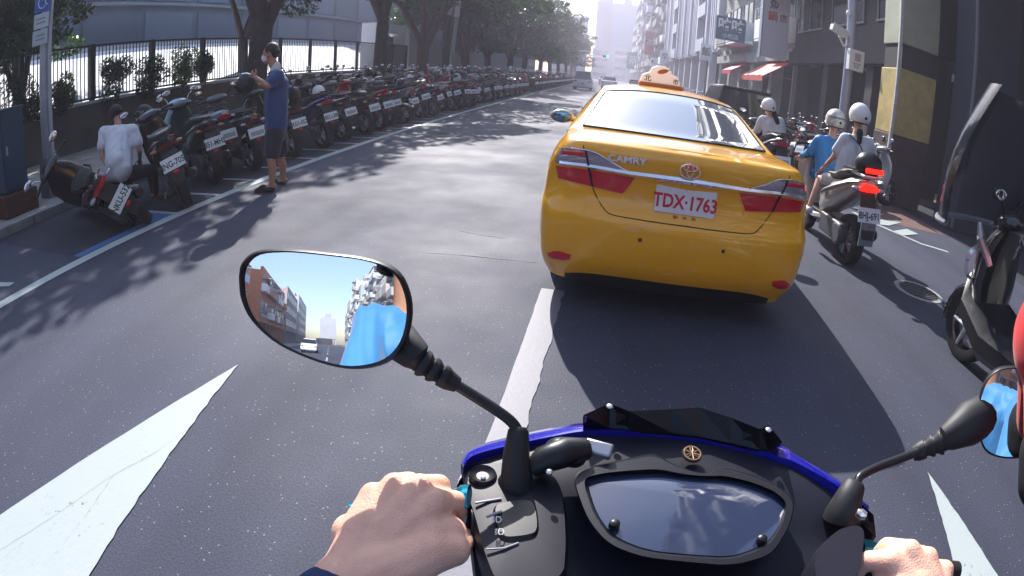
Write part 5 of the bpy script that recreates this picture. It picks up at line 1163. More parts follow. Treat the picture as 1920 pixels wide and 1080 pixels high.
# ---- silver scooter with two riders on the right
M_CHAMP = mat('paint_champagne', (.58, .56, .52), .3, .5, coat=1)
M_BRAKE = mat('brake_light_lit', (.6, .02, .02), .3, emit='ff1408', estr=2.2)
s2 = scooter(M_CHAMP, M_ALU, 'champagne silver scooter carrying a blue rider and white passenger with lit brake light', 1, plate='8HJ-691', mirrors=M_BLACK)
s2['group'] = 'motor scooters ridden in traffic'
q = PZ(1586, 492, 0); place(s2, q.x - .02, q.y - .30, 91, -3)
for o in kids(s2):
    if o.name.startswith('side_stand'): bpy.data.objects.remove(o)
    elif o.name.startswith('tail_light'): o.data.materials[0] = M_BRAKE
MB().box((0, -.93, .99), (.20, .03, .045)).build('rack_light', M_BRAKE, s2, smooth=False, bevel=.01)
b = MB(); b.rings([[(hw*cos(a), -.78 + d*sin(a), z) for a in [2*pi*i/16 for i in range(16)]] for z, hw, d in ((.94, .10, .10), (.97, .14, .13), (1.02, .145, .14), (1.08, .135, .13), (1.13, .09, .085), (1.15, .03, .03))])
tc_ = b.build('top_case', M_BLACK, s2); MB().box((0, -.80, .93), (.24, .30, .03)).build('rear_rack', M_CHAMP, s2, bevel=.01)
b = MB(); b.box((0, -.97, .40), (.17, .012, .22)); b.build('mud_flap', mat('flap_grey', (.2, .24, .3), .5), s2, smooth=False)
Y0 = 5.75
J = dict(head=PY(1612, 222, Y0 + .12), neck=PY(1606, 250, Y0 + .08), chest=PY(1600, 283, Y0 + .05), pelvis=PY(1590, 338, Y0 - .02), shL=PY(1583, 259, Y0 + .02), shR=PY(1629, 268, Y0 + .1),
         elL=PY(1562, 296, Y0 + .08), elR=PY(1640, 305, Y0 + .25), wrL=PY(1540, 318, Y0 + .35), wrR=PY(1618, 325, Y0 + .5), hipL=PY(1578, 343, Y0), hipR=PY(1608, 345, Y0 + .02),
         knL=PY(1537, 336, Y0 + .22), knR=PY(1640, 345, Y0 + .42), anL=PY(1517, 388, Y0 + .12), anR=PY(1630, 400, Y0 + .3))
pp = thing('person', 'passenger in white top and white helmet with dark shoulder strap riding pillion', 'person', (J['pelvis'].x, J['pelvis'].y, 0))
FW = V(-.05, 1, 0).normalized(); figure(pp, J, M_SKIN, .86, .010, FW, face_=False); cloth(pp, 'white_top', shirt_caps(J, .90, .62, .028, .0), M_WSHIRT)
cloth(pp, 'shorts', [(J['hipL'], J['hipR'], .115, .115)] + [(J['hip'+e], J['hip'+e].lerp(J['kn'+e], .62), .108, .10) for e in 'LR'], M_CREAM)
helmet('helmet', '', tuple(J['head'] + V(0, 0, .035)), M_WHITE, FW, .142, parent=pp, full=True)
b = MB(); b.cap_(J['neck'] - FW*.07 + V(0, 0, .02), J['neck'] - FW*.10 - V(0, 0, .08), .045, .03); flesh(b, 'hair', M_HAIR, pp, .008, 3, off=pp.location)
sp_ = spline([tuple(J['shL'] + V(.03, -.06, .055) - pp.location), tuple(J['chest'] + V(.03, -.155, .05) - pp.location), tuple(J['pelvis'] + V(.15, -.12, .07) - pp.location)], 10); MB().tube([tuple(x) for x in sp_], .016, 8, flat=.4).build('bag_strap', M_DARKC, pp)
for e in 'LR':
    b = MB(); b.cap_(J['an'+e] - V(0, 0, .03) - FW*.03, J['an'+e] + FW*.15 - V(0, 0, .075), .045, .036); flesh(b, 'shoe', M_WSHOE, pp, .008, 3, off=pp.location)
Y1 = 6.35
J = dict(head=PY(1566, 230, Y1), neck=PY(1562, 252, Y1), chest=PY(1556, 275, Y1), pelvis=PY(1556, 325, Y1 - .15), shL=PY(1536, 262, Y1), shR=PY(1580, 266, Y1), elL=PY(1521, 285, Y1 + .05), elR=PY(1590, 290, Y1 + .2), wrL=PY(1503, 292, Y1 + .35), wrR=PY(1570, 292, Y1 + .5),
         hipL=PY(1548, 325, Y1 - .1), hipR=PY(1568, 325, Y1 - .1), knL=PY(1524, 322, Y1 + .3), knR=PY(1572, 330, Y1 + .4), anL=PY(1520, 372, Y1 + .25), anR=PY(1566, 380, Y1 + .4))
pr = thing('person', 'rider in bright blue raincoat with pale patterned helmet driving the silver scooter', 'person', (J['pelvis'].x, J['pelvis'].y, 0))
figure(pr, J, M_SKIN, .88, .010, FW, face_=False); cloth(pr, 'raincoat', shirt_caps(J, .92, 1.0, .022, .05) + [(J['el'+e], J['wr'+e].lerp(J['el'+e], .12), .06, .045) for e in 'LR'], M_BLUEJ)
cloth(pr, 'rain_trousers', [(J['hipL'], J['hipR'], .12, .12)] + [(J['hip'+e], J['kn'+e], .11, .09) for e in 'LR'] + [(J['kn'+e], J['an'+e], .09, .07) for e in 'LR'], M_BLUEJ)
helmet('helmet', '', tuple(J['head'] + V(0, 0, .03)), mat('patterned_helmet', (.5, .52, .48), .4, var=.6, scale=14), FW, .138, parent=pr, band=M_BLACK)
# ---- lone rider further ahead
Y2 = 9.2
s3 = copy_tree(protos[3], None, tb); q = PY(1452, 275, Y2 - .3); place(s3, q.x + .02, Y2 - .75, 92, -2); s3['label'] = 'dark scooter ridden by the white helmeted rider beside the taxi'; s3['group'] = 'motor scooters ridden in traffic'
J = dict(head=PY(1441, 202, Y2), neck=PY(1446, 216, Y2), chest=PY(1448, 235, Y2), pelvis=PY(1452, 276, Y2 - .05), shL=PY(1429, 223, Y2), shR=PY(1463, 226, Y2), elL=PY(1420, 243, Y2 + .15), elR=PY(1468, 246, Y2 + .15), wrL=PY(1411, 250, Y2 + .45), wrR=PY(1460, 255, Y2 + .45),
         hipL=PY(1445, 278, Y2), hipR=PY(1460, 279, Y2), knL=PY(1436, 275, Y2 + .4), knR=PY(1468, 280, Y2 + .4), anL=PY(1436, 305, Y2 + .3), anR=PY(1470, 308, Y2 + .3))
pl_ = thing('person', 'rider in white jacket with white helmet and long dark hair right of the taxi', 'person', (J['pelvis'].x, J['pelvis'].y, 0))
figure(pl_, J, M_SKIN, .9, .013, V(0, 1, 0), face_=False); cloth(pl_, 'jacket', shirt_caps(J, .93, 1.0, .02, .0) + [(J['el'+e], J['wr'+e], .055, .042) for e in 'LR'], M_WSHIRT, .014)
cloth(pl_, 'trousers', [(J['hipL'], J['hipR'], .12, .12)] + [(J['hip'+e], J['kn'+e], .11, .085) for e in 'LR'] + [(J['kn'+e], J['an'+e], .085, .06) for e in 'LR'], M_DARKC, .014)
helmet('helmet', '', tuple(J['head'] + V(0, 0, .03)), M_WHITE, V(-.3, 1, 0), .138, parent=pl_)
b = MB(); b.cap_(J['neck'] + V(.04, -.06, .03), J['neck'] + V(.10, -.10, -.10), .05, .04); flesh(b, 'hair', M_HAIR, pl_, .01, 3, off=pl_.location)
# ---- tiny helmets and riders in the distance
for k, (u, v, Yd, m, lab) in enumerate([(957, 130, 38, M_WSHIRT, 'grey shirted person far down the left scooter row'), (838, 135, 27, mat('pink_shirt', (.4, .2, .2), .8), 'person in dull pink bending over the row by the sign pole'), (1232, 140, 34, M_WSHIRT, 'far rider ahead partly hidden by the taxi roof sign')]):
    h = PY(u, v - 3, Yd); t = thing('person', lab, 'person', (h.x, Yd, 0)); b = MB(); z0 = h.z - .25
    b.cap_(V(0, 0, z0 - .45), V(0, 0, z0), .15, .17); b.cap_(V(-.2, 0, z0), V(.2, 0, z0), .07, .07)
    for e in (-1, 1): b.cap_(V(e*.22, 0, z0), V(e*.26, .15, z0 - .35), .06, .045); b.cap_(V(e*.09, 0, z0 - .5), V(e*.1, 0, .1), .09, .05)
    flesh(b, 'body', m, t, .03, 2); MB().ell((0, 0, z0 + .26), (.13, .14, .14)).build('helmet', M_WHITE, t)
t = thing('helmet', 'white and red helmet resting on a scooter in the packed row', 'helmet', tuple(PY(842, 129, 24)), group='helmets left on the row')
MB().ell((0, 0, 0), (.14, .15, .13)).build('shell', M_WHITE, t)

# ================================================================== NEIGHBOURING SCOOTER AT THE RIGHT EDGE
M_SMOKE = mat('smoked_windscreen', (.03, .035, .05), .08, spec=.8, alpha=.6, coat=.5)
ns = scooter(paints['black'], M_ALU, 'big black scooter with tall smoked windscreen at the right edge', 1, mirrors=M_BLACK); ns['group'] = 'motor scooters ridden in traffic'
nx, ny = 3.12, 2.95
place(ns, nx + .1, ny - 1.35, 96, -2, sc=1.12)
for o in kids(ns):
    if o.name.startswith('side_stand'): bpy.data.objects.remove(o)
rows = []
for i in range(9):
    f_ = i/8; z = lerp(.92, 1.80, f_); hw = .50 + .12*sin(pi*f_); rows.append([(hw*sin(a)*1.0 - .05, .66 + .30*cos(a) - .34*f_, z) for a in [radians(lerp(-95, 95, k/14)) for k in range(15)]])
MB().grid(rows, thick=(0, -.006, 0)).build('windscreen', M_SMOKE, ns)
b = MB(); b.tube([rows[0][k] for k in range(15)], .02, 8); b.build('windscreen_lip', mat('lip_grey', (.22, .23, .27), .35), ns)
for s_ in (-1, 1): MB().tube([(s_*.24, .42, .75), (s_*.29, .52, .88), (s_*.25, .60, .96)], [.02, .035, .02], 8).build('crash_bar', M_CHROME, ns)
MB().lathe([(.10, -.02), (.12, 0), (.10, .02)], c=(-.22, .58, .72), axis='y', n=20, cap=False).build('lamp_ring', M_CHROME, ns)
fl2 = MB(); loft(fl2, [(-.1, .3, .25, .12), (.3, .3, .30, .14), (.6, .42, .26, .12), (.72, .55, .12, .08)]); fl2.build('lower_fairing', M_BLACK, ns)
Jn = dict(head=V(nx + .1, 2.1, 1.66), neck=V(nx + .1, 2.08, 1.46), chest=V(nx + .1, 2.05, 1.30), pelvis=V(nx + .1, 1.85, .86), shL=V(nx - .1, 2.08, 1.40), shR=V(nx + .3, 2.08, 1.40), elL=V(nx - .22, 2.22, 1.14), elR=V(nx + .42, 2.22, 1.14), wrL=V(nx - .22, 2.48, 1.08), wrR=V(nx + .42, 2.48, 1.08),
          hipL=V(nx, 1.88, .86), hipR=V(nx + .2, 1.88, .86), knL=V(nx - .12, 2.3, .74), knR=V(nx + .32, 2.3, .74), anL=V(nx - .12, 2.2, .38), anR=V(nx + .32, 2.2, .38))
np2 = thing('person', 'neighbouring rider in dark jacket just outside the right edge', 'person', (nx, 2.0, 0))
figure(np2, Jn, M_SKIN2, .95, .013, V(0, 1, 0), face_=False); cloth(np2, 'jacket', shirt_caps(Jn, 1, 1.0, .03) + [(Jn['el'+e], Jn['wr'+e], .06, .05) for e in 'LR'], M_DARKC, .014)
cloth(np2, 'trousers', [(Jn['hipL'], Jn['hipR'], .12, .12)] + [(Jn['hip'+e], Jn['kn'+e], .11, .085) for e in 'LR'] + [(Jn['kn'+e], Jn['an'+e], .085, .06) for e in 'LR'], M_DARKC, .014)
helmet('helmet', '', tuple(Jn['head'] + V(0, 0, .03)), M_BLACK, V(0, 1, 0), .142, parent=np2, visor=M_GLASSD, full=True)
# red and black jacket sleeve of the person right beside the camera
Jr = dict(head=V(1.02, .12, 1.60), neck=V(1.0, .12, 1.40), chest=V(1.0, .12, 1.25), pelvis=V(1.05, .0, .85), shL=V(.80, .20, 1.36), shR=V(1.22, .14, 1.36), elL=PT(1974, 640, .80), elR=V(1.3, .3, 1.12), wrL=PT(1968, 900, .78), wrR=V(1.2, .6, 1.0),
          hipL=V(.96, .02, .86), hipR=V(1.15, .02, .86), knL=V(.92, .42, .72), knR=V(1.22, .42, .72), anL=V(.92, .35, .1), anR=V(1.22, .35, .1))
rd = thing('person', 'close person in bright red jacket with black cuff cut off by the right edge', 'person', (1.05, .05, 0))
figure(rd, Jr, M_SKIN2, .92, .011, V(0, 1, 0), face_=False, hands=False)
M_REDJ = mat('red_jacket', (.62, .012, .012), .6, var=.08, sheen=.2)
cloth(rd, 'jacket', shirt_caps(Jr, .95, 1.0, .02) + [(Jr['elL'], PT(1966, 820, .785), .046, .042), (Jr['elR'], Jr['wrR'], .06, .05)], M_REDJ, .009)
b = MB(); b.cap_(PT(1962, 845, .76), PT(1956, 900, .76), .043, .040); flesh(b, 'black_cuff', M_DARKC, rd, .006, 3, off=rd.location)
cloth(rd, 'trousers', [(Jr['hipL'], Jr['hipR'], .12, .12)] + [(Jr['hip'+e], Jr['kn'+e], .11, .085) for e in 'LR'] + [(Jr['kn'+e], Jr['an'+e], .085, .06) for e in 'LR'], M_DARKC, .014)
# ================================================================== OWN SCOOTER (the camera looks over its handlebar)
M_BLUEP = mat('metallic_blue', (.010, .012, .42), .22, .25, coat=1)
M_BEZEL = mat('bezel_grey', (.010, .010, .016), .35, spec=.3)
own = scooter(M_BLUEP, M_ALU, 'blue scooter ridden by the camera with black instrument cover and two mirrors', 0)
own['group'] = 'motor scooters ridden in traffic'
for o in kids(own):
    if o.name.split('.')[0] in ('handlebar_cover', 'grip', 'mirror', 'brake_lever', 'side_stand'):
        for c in kids(o): bpy.data.objects.remove(c)
        bpy.data.objects.remove(o)
OX, OY = .175, .06
own.location = (OX, OY, -.02); own.rotation_euler = (0, 0, 0)
OFF = Vector((OX, OY, -.02))
def P(b): return dict(parent=own, off=OFF)
def ob(b, name, m, **k): return b.build(name, m, own, off=OFF, **k)
Z0 = 1.075
front = [(866, 872), (876, 856), (905, 844), (960, 830), (1030, 814), (1100, 802), (1190, 801), (1290, 808), (1400, 829), (1490, 860), (1570, 908), (1635, 966)]
near_ = [(905, 1180), (930, 1185), (980, 1190), (1040, 1195), (1100, 1200), (1180, 1200), (1260, 1195), (1340, 1180), (1430, 1160), (1520, 1120), (1590, 1070), (1640, 1010)]
N = 48
fr = spline([tuple(PZ(u, v, Z0 - .012)) for u, v in front], N); ne = spline([tuple(PZ(u, v, Z0 - .05)) for u, v in near_], N)
rows = []
for i in range(15):
    t = i/14; rows.append([tuple(a.lerp(b_, t) + Vector((0, 0, .016*sin(pi*min(1, t*1.6))*(1 - abs(2*k/(N-1) - 1)**3) + .004*(1 if .06 < t else 0)))) for k, (a, b_) in enumerate(zip(fr, ne))])
ob(MB().grid(rows, thick=(0, 0, -.03)), 'instrument_cover', M_SATIN, ang=60)
sk = MB(); fr2 = [Vector((p.x, p.y, p.z)) for p in fr]
sk.grid([[tuple(p + Vector((0, -.004, -.012))) for p in fr2], [tuple(p*.97 + V(OX*.03, 0, .02*0) + V(0, 0, -.04)) for p in fr2], [(lerp(p.x, OX, .25), p.y - .03, .93) for p in fr2], [(lerp(p.x, OX, .5), p.y - .06, .86) for p in fr2]], thick=(0, -.02, 0)); ob(sk, 'cover_skirt', M_BLACK)
# blue band in front of the cover
bl_o = [(864, 866), (876, 846), (905, 832), (960, 818), (1030, 803), (1096, 793), (1190, 792), (1290, 798), (1400, 818), (1470, 838), (1490, 849), (1572, 900), (1628, 948)]
bl_i = [(869, 874), (881, 858), (910, 846), (960, 834), (1030, 819), (1100, 808), (1190, 808), (1290, 816), (1400, 838), (1466, 858), (1490, 866), (1566, 908), (1628, 956)]
a = spline([tuple(PZ(u, v, Z0 - .01)) for u, v in bl_o], 60); b_ = spline([tuple(PZ(u, v, Z0 + .004)) for u, v in bl_i], 60)
ob(MB().grid([[tuple(p + V(0, .004, -.06)) for p in a], [tuple(p + V(0, .002, -.02)) for p in a], [tuple(p) for p in a], [tuple(p.lerp(q, .5) + V(0, 0, .003)) for p, q in zip(a, b_)], [tuple(q) for q in b_], [tuple(q + V(0, -.002, -.01)) for q in b_]], thick=(0, 0, -.004)), 'blue_cowl', M_BLUEP, ang=60)
# black wind deflector
vis_t = [(1094, 778), (1143, 756), (1180, 771), (1260, 767), (1312, 764), (1370, 783), (1424, 804), (1441, 797), (1467, 828)]
vis_b = [(1097, 796), (1150, 803), (1200, 808), (1260, 812), (1310, 818), (1360, 828), (1400, 838), (1437, 846), (1466, 832)]
a = [PZ(u, v, Z0 + .035) for u, v in vis_t]; b_ = [PZ(u, interp(vis_b, u) if u < 1466 else 832, Z0 + .006) for u, v in vis_t]
ob(MB().grid([[tuple(p) for p in a], [tuple(p) for p in b_]], thick=(0, .002, -.006)), 'wind_deflector', mat('gloss_black', (.009, .009, .013), .35), smooth=False)
for u, v in ((1143, 762), (1441, 806)): ob(MB().ell(tuple(PZ(u, v, Z0 + .036)), (.005, .005, .003)), 'screw', M_CHROME)
# instrument bezel ring and lens
bz_o = [(1074, 905), (1082, 884), (1115, 872), (1170, 861), (1222, 850), (1240, 856), (1268, 873), (1305, 886), (1330, 888), (1350, 874), (1410, 890), (1462, 912), (1492, 940), (1482, 985), (1456, 1030), (1436, 1046), (1372, 1062), (1300, 1056), (1205, 1046), (1140, 1022), (1100, 975)]
bz_i = [(1100, 905), (1108, 897), (1135, 892), (1170, 890), (1222, 889), (1245, 889), (1270, 891), (1300, 893), (1330, 894), (1360, 897), (1410, 908), (1450, 924), (1472, 944), (1464, 980), (1444, 1012), (1425, 1026), (1370, 1046), (1300, 1042), (1215, 1034), (1150, 1008), (1118, 965)]
bz_o = chaikin(bz_o); bz_i = chaikin(bz_i); M = len(bz_o); zo = Z0 + .022; zi = Z0 + .018
ro = [PZ(u, v, Z0 + .004) for u, v in bz_o]; r1 = [PZ(*(lerp(a_, b__, .12) for a_, b__ in zip(p, q)), zo) for p, q in zip(bz_o, bz_i)]; r2 = [PZ(*(lerp(a_, b__, .75) for a_, b__ in zip(p, q)), zo) for p, q in zip(bz_o, bz_i)]; r3 = [PZ(u, v, zi - .006) for u, v in bz_i]
ob(MB().rings([[tuple(p) for p in r] for r in (ro, r1, r2, r3)], cap=False), 'instrument_bezel', M_BEZEL, ang=30)
cc = sum(r3, Vector())/M
ln = MB(); ln.rings([[tuple(cc.lerp(p, s_) + V(0, 0, .006*(1 - s_*s_) + .0015)) for p in r3] for s_ in (1.0, .8, .6, .4, .2, .02)], cap=True); lens = ob(ln, 'instrument_lens', mat('dash_lens', (.030, .042, .085), .05, spec=.6, coat=.6, ior=1.5))
for u, v in ((1151, 987), (1427, 1015)):
    k_ = MB().lathe([(.006, 0), (.0055, .006), (.003, .008), (.0005, .008)], c=tuple(PZ(u, v, zi - .002)), n=14); ob(k_, 'trip_button', M_BLACK)
ob(MB().rings([[tuple(PZ(lerp(u, 1270, q), lerp(v, 955, q), Z0 + .0125)) for u, v in bz_i] for q in (.93, .98)], cap=True), 'display_recess', M_BLACK) if False else None
# maker's badge: gold ring with three crossed tuning forks
c = PZ(1297, 852, Z0 + .008); Mb = Matrix.Translation(c) @ Matrix.Rotation(radians(8), 4, 'Z') @ Matrix.Rotation(radians(12), 4, 'X')
M_GOLD = mat('badge_gold', (.62, .40, .22), .35, .9)
bdg = ob(MB().lathe([(.0135, 0), (.0135, .0018), (.0005, .0018)], n=28, M=Mb), 'badge', M_BLACK)
g_ = MB(); g_.tube([(.0108*cos(2*pi*k/28), .0108*sin(2*pi*k/28), .0024) for k in range(29)], .0011, 6, M=Mb, cap=False)
for k in range(3):
    a = pi/2 + k*2*pi/3; d = V(cos(a), sin(a), 0); n2 = V(-sin(a), cos(a), 0)
    g_.tube([tuple(d*-.0095 + V(0, 0, .0025)), tuple(d*.003 + V(0, 0, .0025))], .0009, 5, M=Mb)
    for e in (-1, 1): g_.tube([tuple(d*.003 + V(0, 0, .0025)), tuple(d*.004 + n2*.0016*e + V(0, 0, .0025)), tuple(d*.0098 + n2*.0016*e + V(0, 0, .0025))], .0007, 5, M=Mb)
ob(g_, 'badge_emblem', M_GOLD)
# switch pod on the left of the cover
pod = [(874, 880), (940, 872), (1010, 880), (1050, 905), (1062, 960), (1066, 1040), (1060, 1110), (930, 1120), (905, 1060), (885, 980), (868, 930)]
pc = V(0, 0, 0); A_ = [PZ(u, v, Z0 - .005) for u, v in chaikin(pod)]; cen = sum(A_, Vector())/len(A_)
ob(MB().rings([[tuple(p + V(0, 0, -.04)) for p in A_], [tuple(p) for p in A_], [tuple(cen.lerp(p, .93) + V(0, 0, .010)) for p in A_], [tuple(cen.lerp(p, .5) + V(0, 0, .013)) for p in A_]]), 'switch_pod', mat('pod_plastic', (.014, .013, .022), .45, spec=.28, bump=.03, bscale=700), ang=40)
ob(MB().lathe([(.016, 0), (.0145, .004), (.012, .001), (.002, -.001)], c=tuple(PZ(905, 892, Z0 + .008)), n=22), 'round_recess', M_BLACK)
ob(MB().ell(tuple(PZ(906, 896, Z0 + .009)), (.003, .003, .002)), 'pin', M_CHROME)
sw = [(922, 955), (950, 948), (985, 944), (1005, 950), (1012, 1010), (985, 1018), (940, 1022), (928, 1000)]
A_ = [PZ(u, v, Z0 + .003) for u, v in chaikin(sw)]; cen = sum(A_, Vector())/len(A_)
swo = ob(MB().rings([[tuple(p + V(0, 0, -.01)) for p in A_], [tuple(p + V(0, 0, .005)) for p in A_], [tuple(cen.lerp(p, .9) + V(0, 0, .009)) for p in A_]]), 'dimmer_switch', M_BLACK, ang=30)
def pxrow(pts, z, r, m, name, n=6, par=None): return ob(MB().tube([tuple(PZ(u, v, z)) for u, v in pts], r, n), name, m)
pxrow([(891, 943), (915, 939), (940, 935)], Z0 + .0090, .0014, mat('edge_highlight', (.3, .28, .33), .3), 'switch_ridge'); pxrow([(913, 969), (928, 963), (941, 959)], Z0 + .0135, .0016, mat('edge_highlight', (.3, .28, .33), .3), 'switch_ridge')
pxrow([(912, 1030), (945, 1028), (972, 1018)], Z0 + .0090, .0012, mat('edge_highlight', (.3, .28, .33), .3), 'switch_ridge')
for u, v in ((931, 974), (936, 997)):
    ic = MB(); q = lambda a_, b__: tuple(PZ(u + a_, v + b__, Z0 + .0142)); ic.tube([q(0, -5), q(6, -5), q(9, 0), q(6, 5), q(0, 5), q(-1, 0), q(0, -5)], .0006, 5)
    for k in (-4, -1, 2, 5): ic.tube([q(-8, k), q(-3, k - 1)], .0005, 4)
    ob(ic, 'headlight_symbol', M_WHITE)
# brake reservoir / cable cluster between the stalk and the dash
clu = MB(); z = Z0 + .02
clu.tube([tuple(PZ(995, 880, z)), tuple(PZ(1020, 862, z + .01)), tuple(PZ(1060, 848, z + .012)), tuple(PZ(1100, 842, z + .01))], [.010, .016, .018, .013], 12); clu.ell(tuple(PZ(1055, 846, z + .012)), (.022, .017, .016)); clu.ell(tuple(PZ(1022, 868, z)), (.014, .014, .012)); clu.ell(tuple(PZ(1075, 858, z + .006)), (.015, .012, .012))
ob(clu, 'cable_cluster', M_BLACK)
Mx = face(PZ(1121, 842, Z0 + .03), PZ(1146, 852, Z0 + .03) - PZ(1092, 838, Z0 + .03), (0, .9, .5)); ob(MB().box((0, 0, 0), (.034, .018, .012), M=Mx), 'clamp_block', mat('clamp_silver', (.42, .42, .45), .35, .7), bevel=.003)
for (u, v) in ((1040, 850), (1068, 838), (1030, 885)): ob(MB().ell(tuple(PZ(u, v, Z0 + .036)), (.004, .004, .003)), 'bolt_head', M_CHROME)
# right side wedge and stalk base
wd = [(1510, 1075), (1522, 1040), (1560, 1002), (1600, 990), (1620, 1002), (1612, 1060), (1600, 1110), (1520, 1120)]
A_ = [PZ(u, v, Z0 + .002) for u, v in chaikin(wd, 3)]; cen = sum(A_, Vector())/len(A_)
ob(MB().rings([[tuple(p + V(0, 0, -.05)) for p in A_], [tuple(p) for p in A_], [tuple(cen.lerp(p, .88) + V(0, 0, .012)) for p in A_]]), 'right_switch_pod', M_SATIN, ang=30)
# ------------------------------------------------------------ mirrors
M_MIRR = mat('mirror_silver', (.93, .95, .97), .0, 1)
def mirror(outline, t0, refl, R_, stalk, boot, base, tip):
    cu = sum(p[0] for p in outline)/len(outline); cv = sum(p[1] for p in outline)/len(outline)
    C = PT(cu, cv, t0); d = ray(cu, cv); n = (Vector(refl).normalized() - d).normalized()
    def hit(u, v, o=0): r = ray(u, v); O = Vector((0, 0, CAMH)); return O + r*((C + n*o - O).dot(n)/r.dot(n))
    ol = [Vector(p) for p in spline([tuple(hit(*p)) for p in outline + [outline[0]]], 61)][:-1]
    root = MB()  # housing
    rs = [[tuple(C + (p - C)*k + n*o) for p in ol] for k, o in ((.965, .001), (1.0, .004), (1.03, .0), (1.03, -.008), (1.0, -.022), (.86, -.036), (.6, -.046), (.3, -.050), (.02, -.051))]
    root.rings(rs, cap=False); root.add([tuple(q) for q in rs[-1]], [tuple(range(60))])
    ho = root.build('mirror', M_BLACK, own, off=OFF, ang=60, label=None)
    g = MB(); rs = []
    for k in [1 - i/16 for i in range(16)] + [.01]:
        rs.append([tuple(C + (p - C)*k*.97 + n*(.0035 - ((p - C).length*k)**2/(2*R_))) for p in ol])
    g.rings(rs, cap=False); g.add([tuple(q) for q in rs[-1]], [tuple(range(60))])
    go = g.build('mirror_glass', M_MIRR, ho, off=OFF, ang=180)
    st = spline([tuple(PT(*p)) for p in stalk], 14); s_ = MB(); s_.tube([tuple(p) for p in st], .0062, 12); s_.build('mirror_stalk', mat('stalk_black', (.018, .018, .02), .3), ho, off=OFF)
    bo_ = MB(); pts = [PT(*p[:3]) for p in boot]; bo_.tube([tuple(p) for p in pts], [p[3] for p in boot], 16); bo_.build('rubber_boot', mat('boot_rubber', (.02, .02, .022), .55), ho, off=OFF)
    bs_ = MB(); pts = [PT(*p[:3]) for p in base]; bs_.tube([tuple(p) for p in pts], [p[3] for p in base], 18); bs_.build('stalk_base', mat('boot_rubber', (.02, .02, .022), .55), ho, off=OFF)
    return ho, C, n
def ribs(a, b, ta, tb_, ra, rb, n):
    out = []
    for i in range(n):
        f_ = i/(n - 1); u, v, t, r = lerp(a[0], b[0], f_), lerp(a[1], b[1], f_), lerp(ta, tb_, f_), lerp(ra, rb, f_)
        out += [(u, v, t, r*1.0), (u + (b[0]-a[0])/(n*2.6), v + (b[1]-a[1])/(n*2.6), t, r*1.0), (u + (b[0]-a[0])/(n*2.2), v + (b[1]-a[1])/(n*2.2), t, r*.82), (u + (b[0]-a[0])/(n*1.25), v + (b[1]-a[1])/(n*1.25), t, r*.82)]
    return out
olL = [(452, 520), (458, 495), (484, 474), (540, 470), (620, 477), (690, 487), (740, 508), (762, 545), (768, 590), (757, 640), (730, 673), (690, 687), (640, 687), (580, 670), (520, 641), (476, 601), (456, 560)]
mL = mirror(olL, .56, (-.02, -.98, .135), 1.1, [(975, 815, .605), (958, 790, .60), (920, 762, .595), (850, 718, .59)],
    [(858, 722, .59, .0085), (840, 712, .588, .0115), (838, 711, .588, .0115)] + ribs((832, 706), (795, 682), .585, .578, .0125, .0150, 3) + [(780, 668, .576, .017), (745, 636, .585, .022), (725, 618, .60, .016)],
    [(967, 903, .615, .020), (967, 895, .61, .0165), (968, 850, .607, .0145), (972, 808, .604, .0115), (973, 800, .604, .008)], None)
olR = [(1833, 790), (1836, 755), (1846, 722), (1862, 700), (1885, 690), (1925, 692), (1955, 715), (1972, 755), (1970, 800), (1950, 838), (1915, 856), (1878, 857), (1850, 845), (1838, 820)]
mR = mirror(olR, .82, (-.44, -.90, .07), 1.1, [(1606, 907, .727), (1616, 891, .735), (1655, 872, .76), (1720, 848, .79)],
    [(1712, 850, .80, .0105), (1722, 847, .80, .0135), (1724, 846, .80, .0135)] + ribs((1730, 843), (1762, 830), .80, .80, .014, .018, 3) + [(1775, 822, .80, .020), (1815, 795, .81, .032), (1850, 775, .84, .03)],
    [(1578, 972, .725, .026), (1581, 960, .722, .0245), (1592, 932, .722, .0195), (1603, 907, .727, .0155), (1607, 900, .727, .010)], None)
for (u, v) in ((1001, 888), (1613, 968)): ob(MB().lathe([(.008, 0), (.008, .006), (.001, .007)], c=tuple(PZ(u, v, Z0 + .012)), n=6), 'mirror_nut', M_CHROME)
# ------------------------------------------------------------ grips and levers
M_TEAL = mat('teal_anodised', (.02, .32, .46), .22, .8)
gl = [PZ(915, 985, Z0 - .02), PZ(880, 983, Z0 - .018), PZ(855, 980, Z0 - .02), PZ(760, 1000, Z0 - .025), PZ(640, 1015, Z0 - .03)]
ob(MB().tube([tuple(p) for p in gl[:2]], [.026, .021], 18), 'grip_collar', M_BLACK)
ob(MB().tube([tuple(p) for p in gl[1:3]], [.0145, .0145], 18), 'grip_ring', M_ALU)
ob(MB().tube([tuple(p) for p in gl[2:]], .0165, 18), 'grip', M_TYRE)
lv = [PZ(880, 930, Z0 + .012), PZ(838, 934, Z0 + .004), PZ(760, 938, Z0 - .02), PZ(655, 952, Z0 - .028)]
lo = MB(); sp = spline([tuple(p) for p in lv], 14); lo.tube([tuple(p) for p in sp], [.017]*3 + [.012]*3 + [.008]*6 + [.009, .008], 10, flat=.5); lvo = ob(lo, 'brake_lever', M_TEAL)
for u, v, r_ in ((842, 925, .006), (858, 934, .004)): MB().ell(tuple(PZ(u, v, Z0 + .019)), (r_*1.5, r_, .002)).build('lever_slot', M_BLACK, lvo, off=OFF)
ob(MB().tube([tuple(PZ(878, 948, Z0 - .004)), tuple(PZ(842, 955, Z0 - .01))], .010, 10, flat=.6), 'lever_bracket', M_BLACK)
gr_ = [PZ(1615, 1060, Z0 - .02), PZ(1660, 1062, Z0 - .025), PZ(1790, 1075, Z0 - .03)]
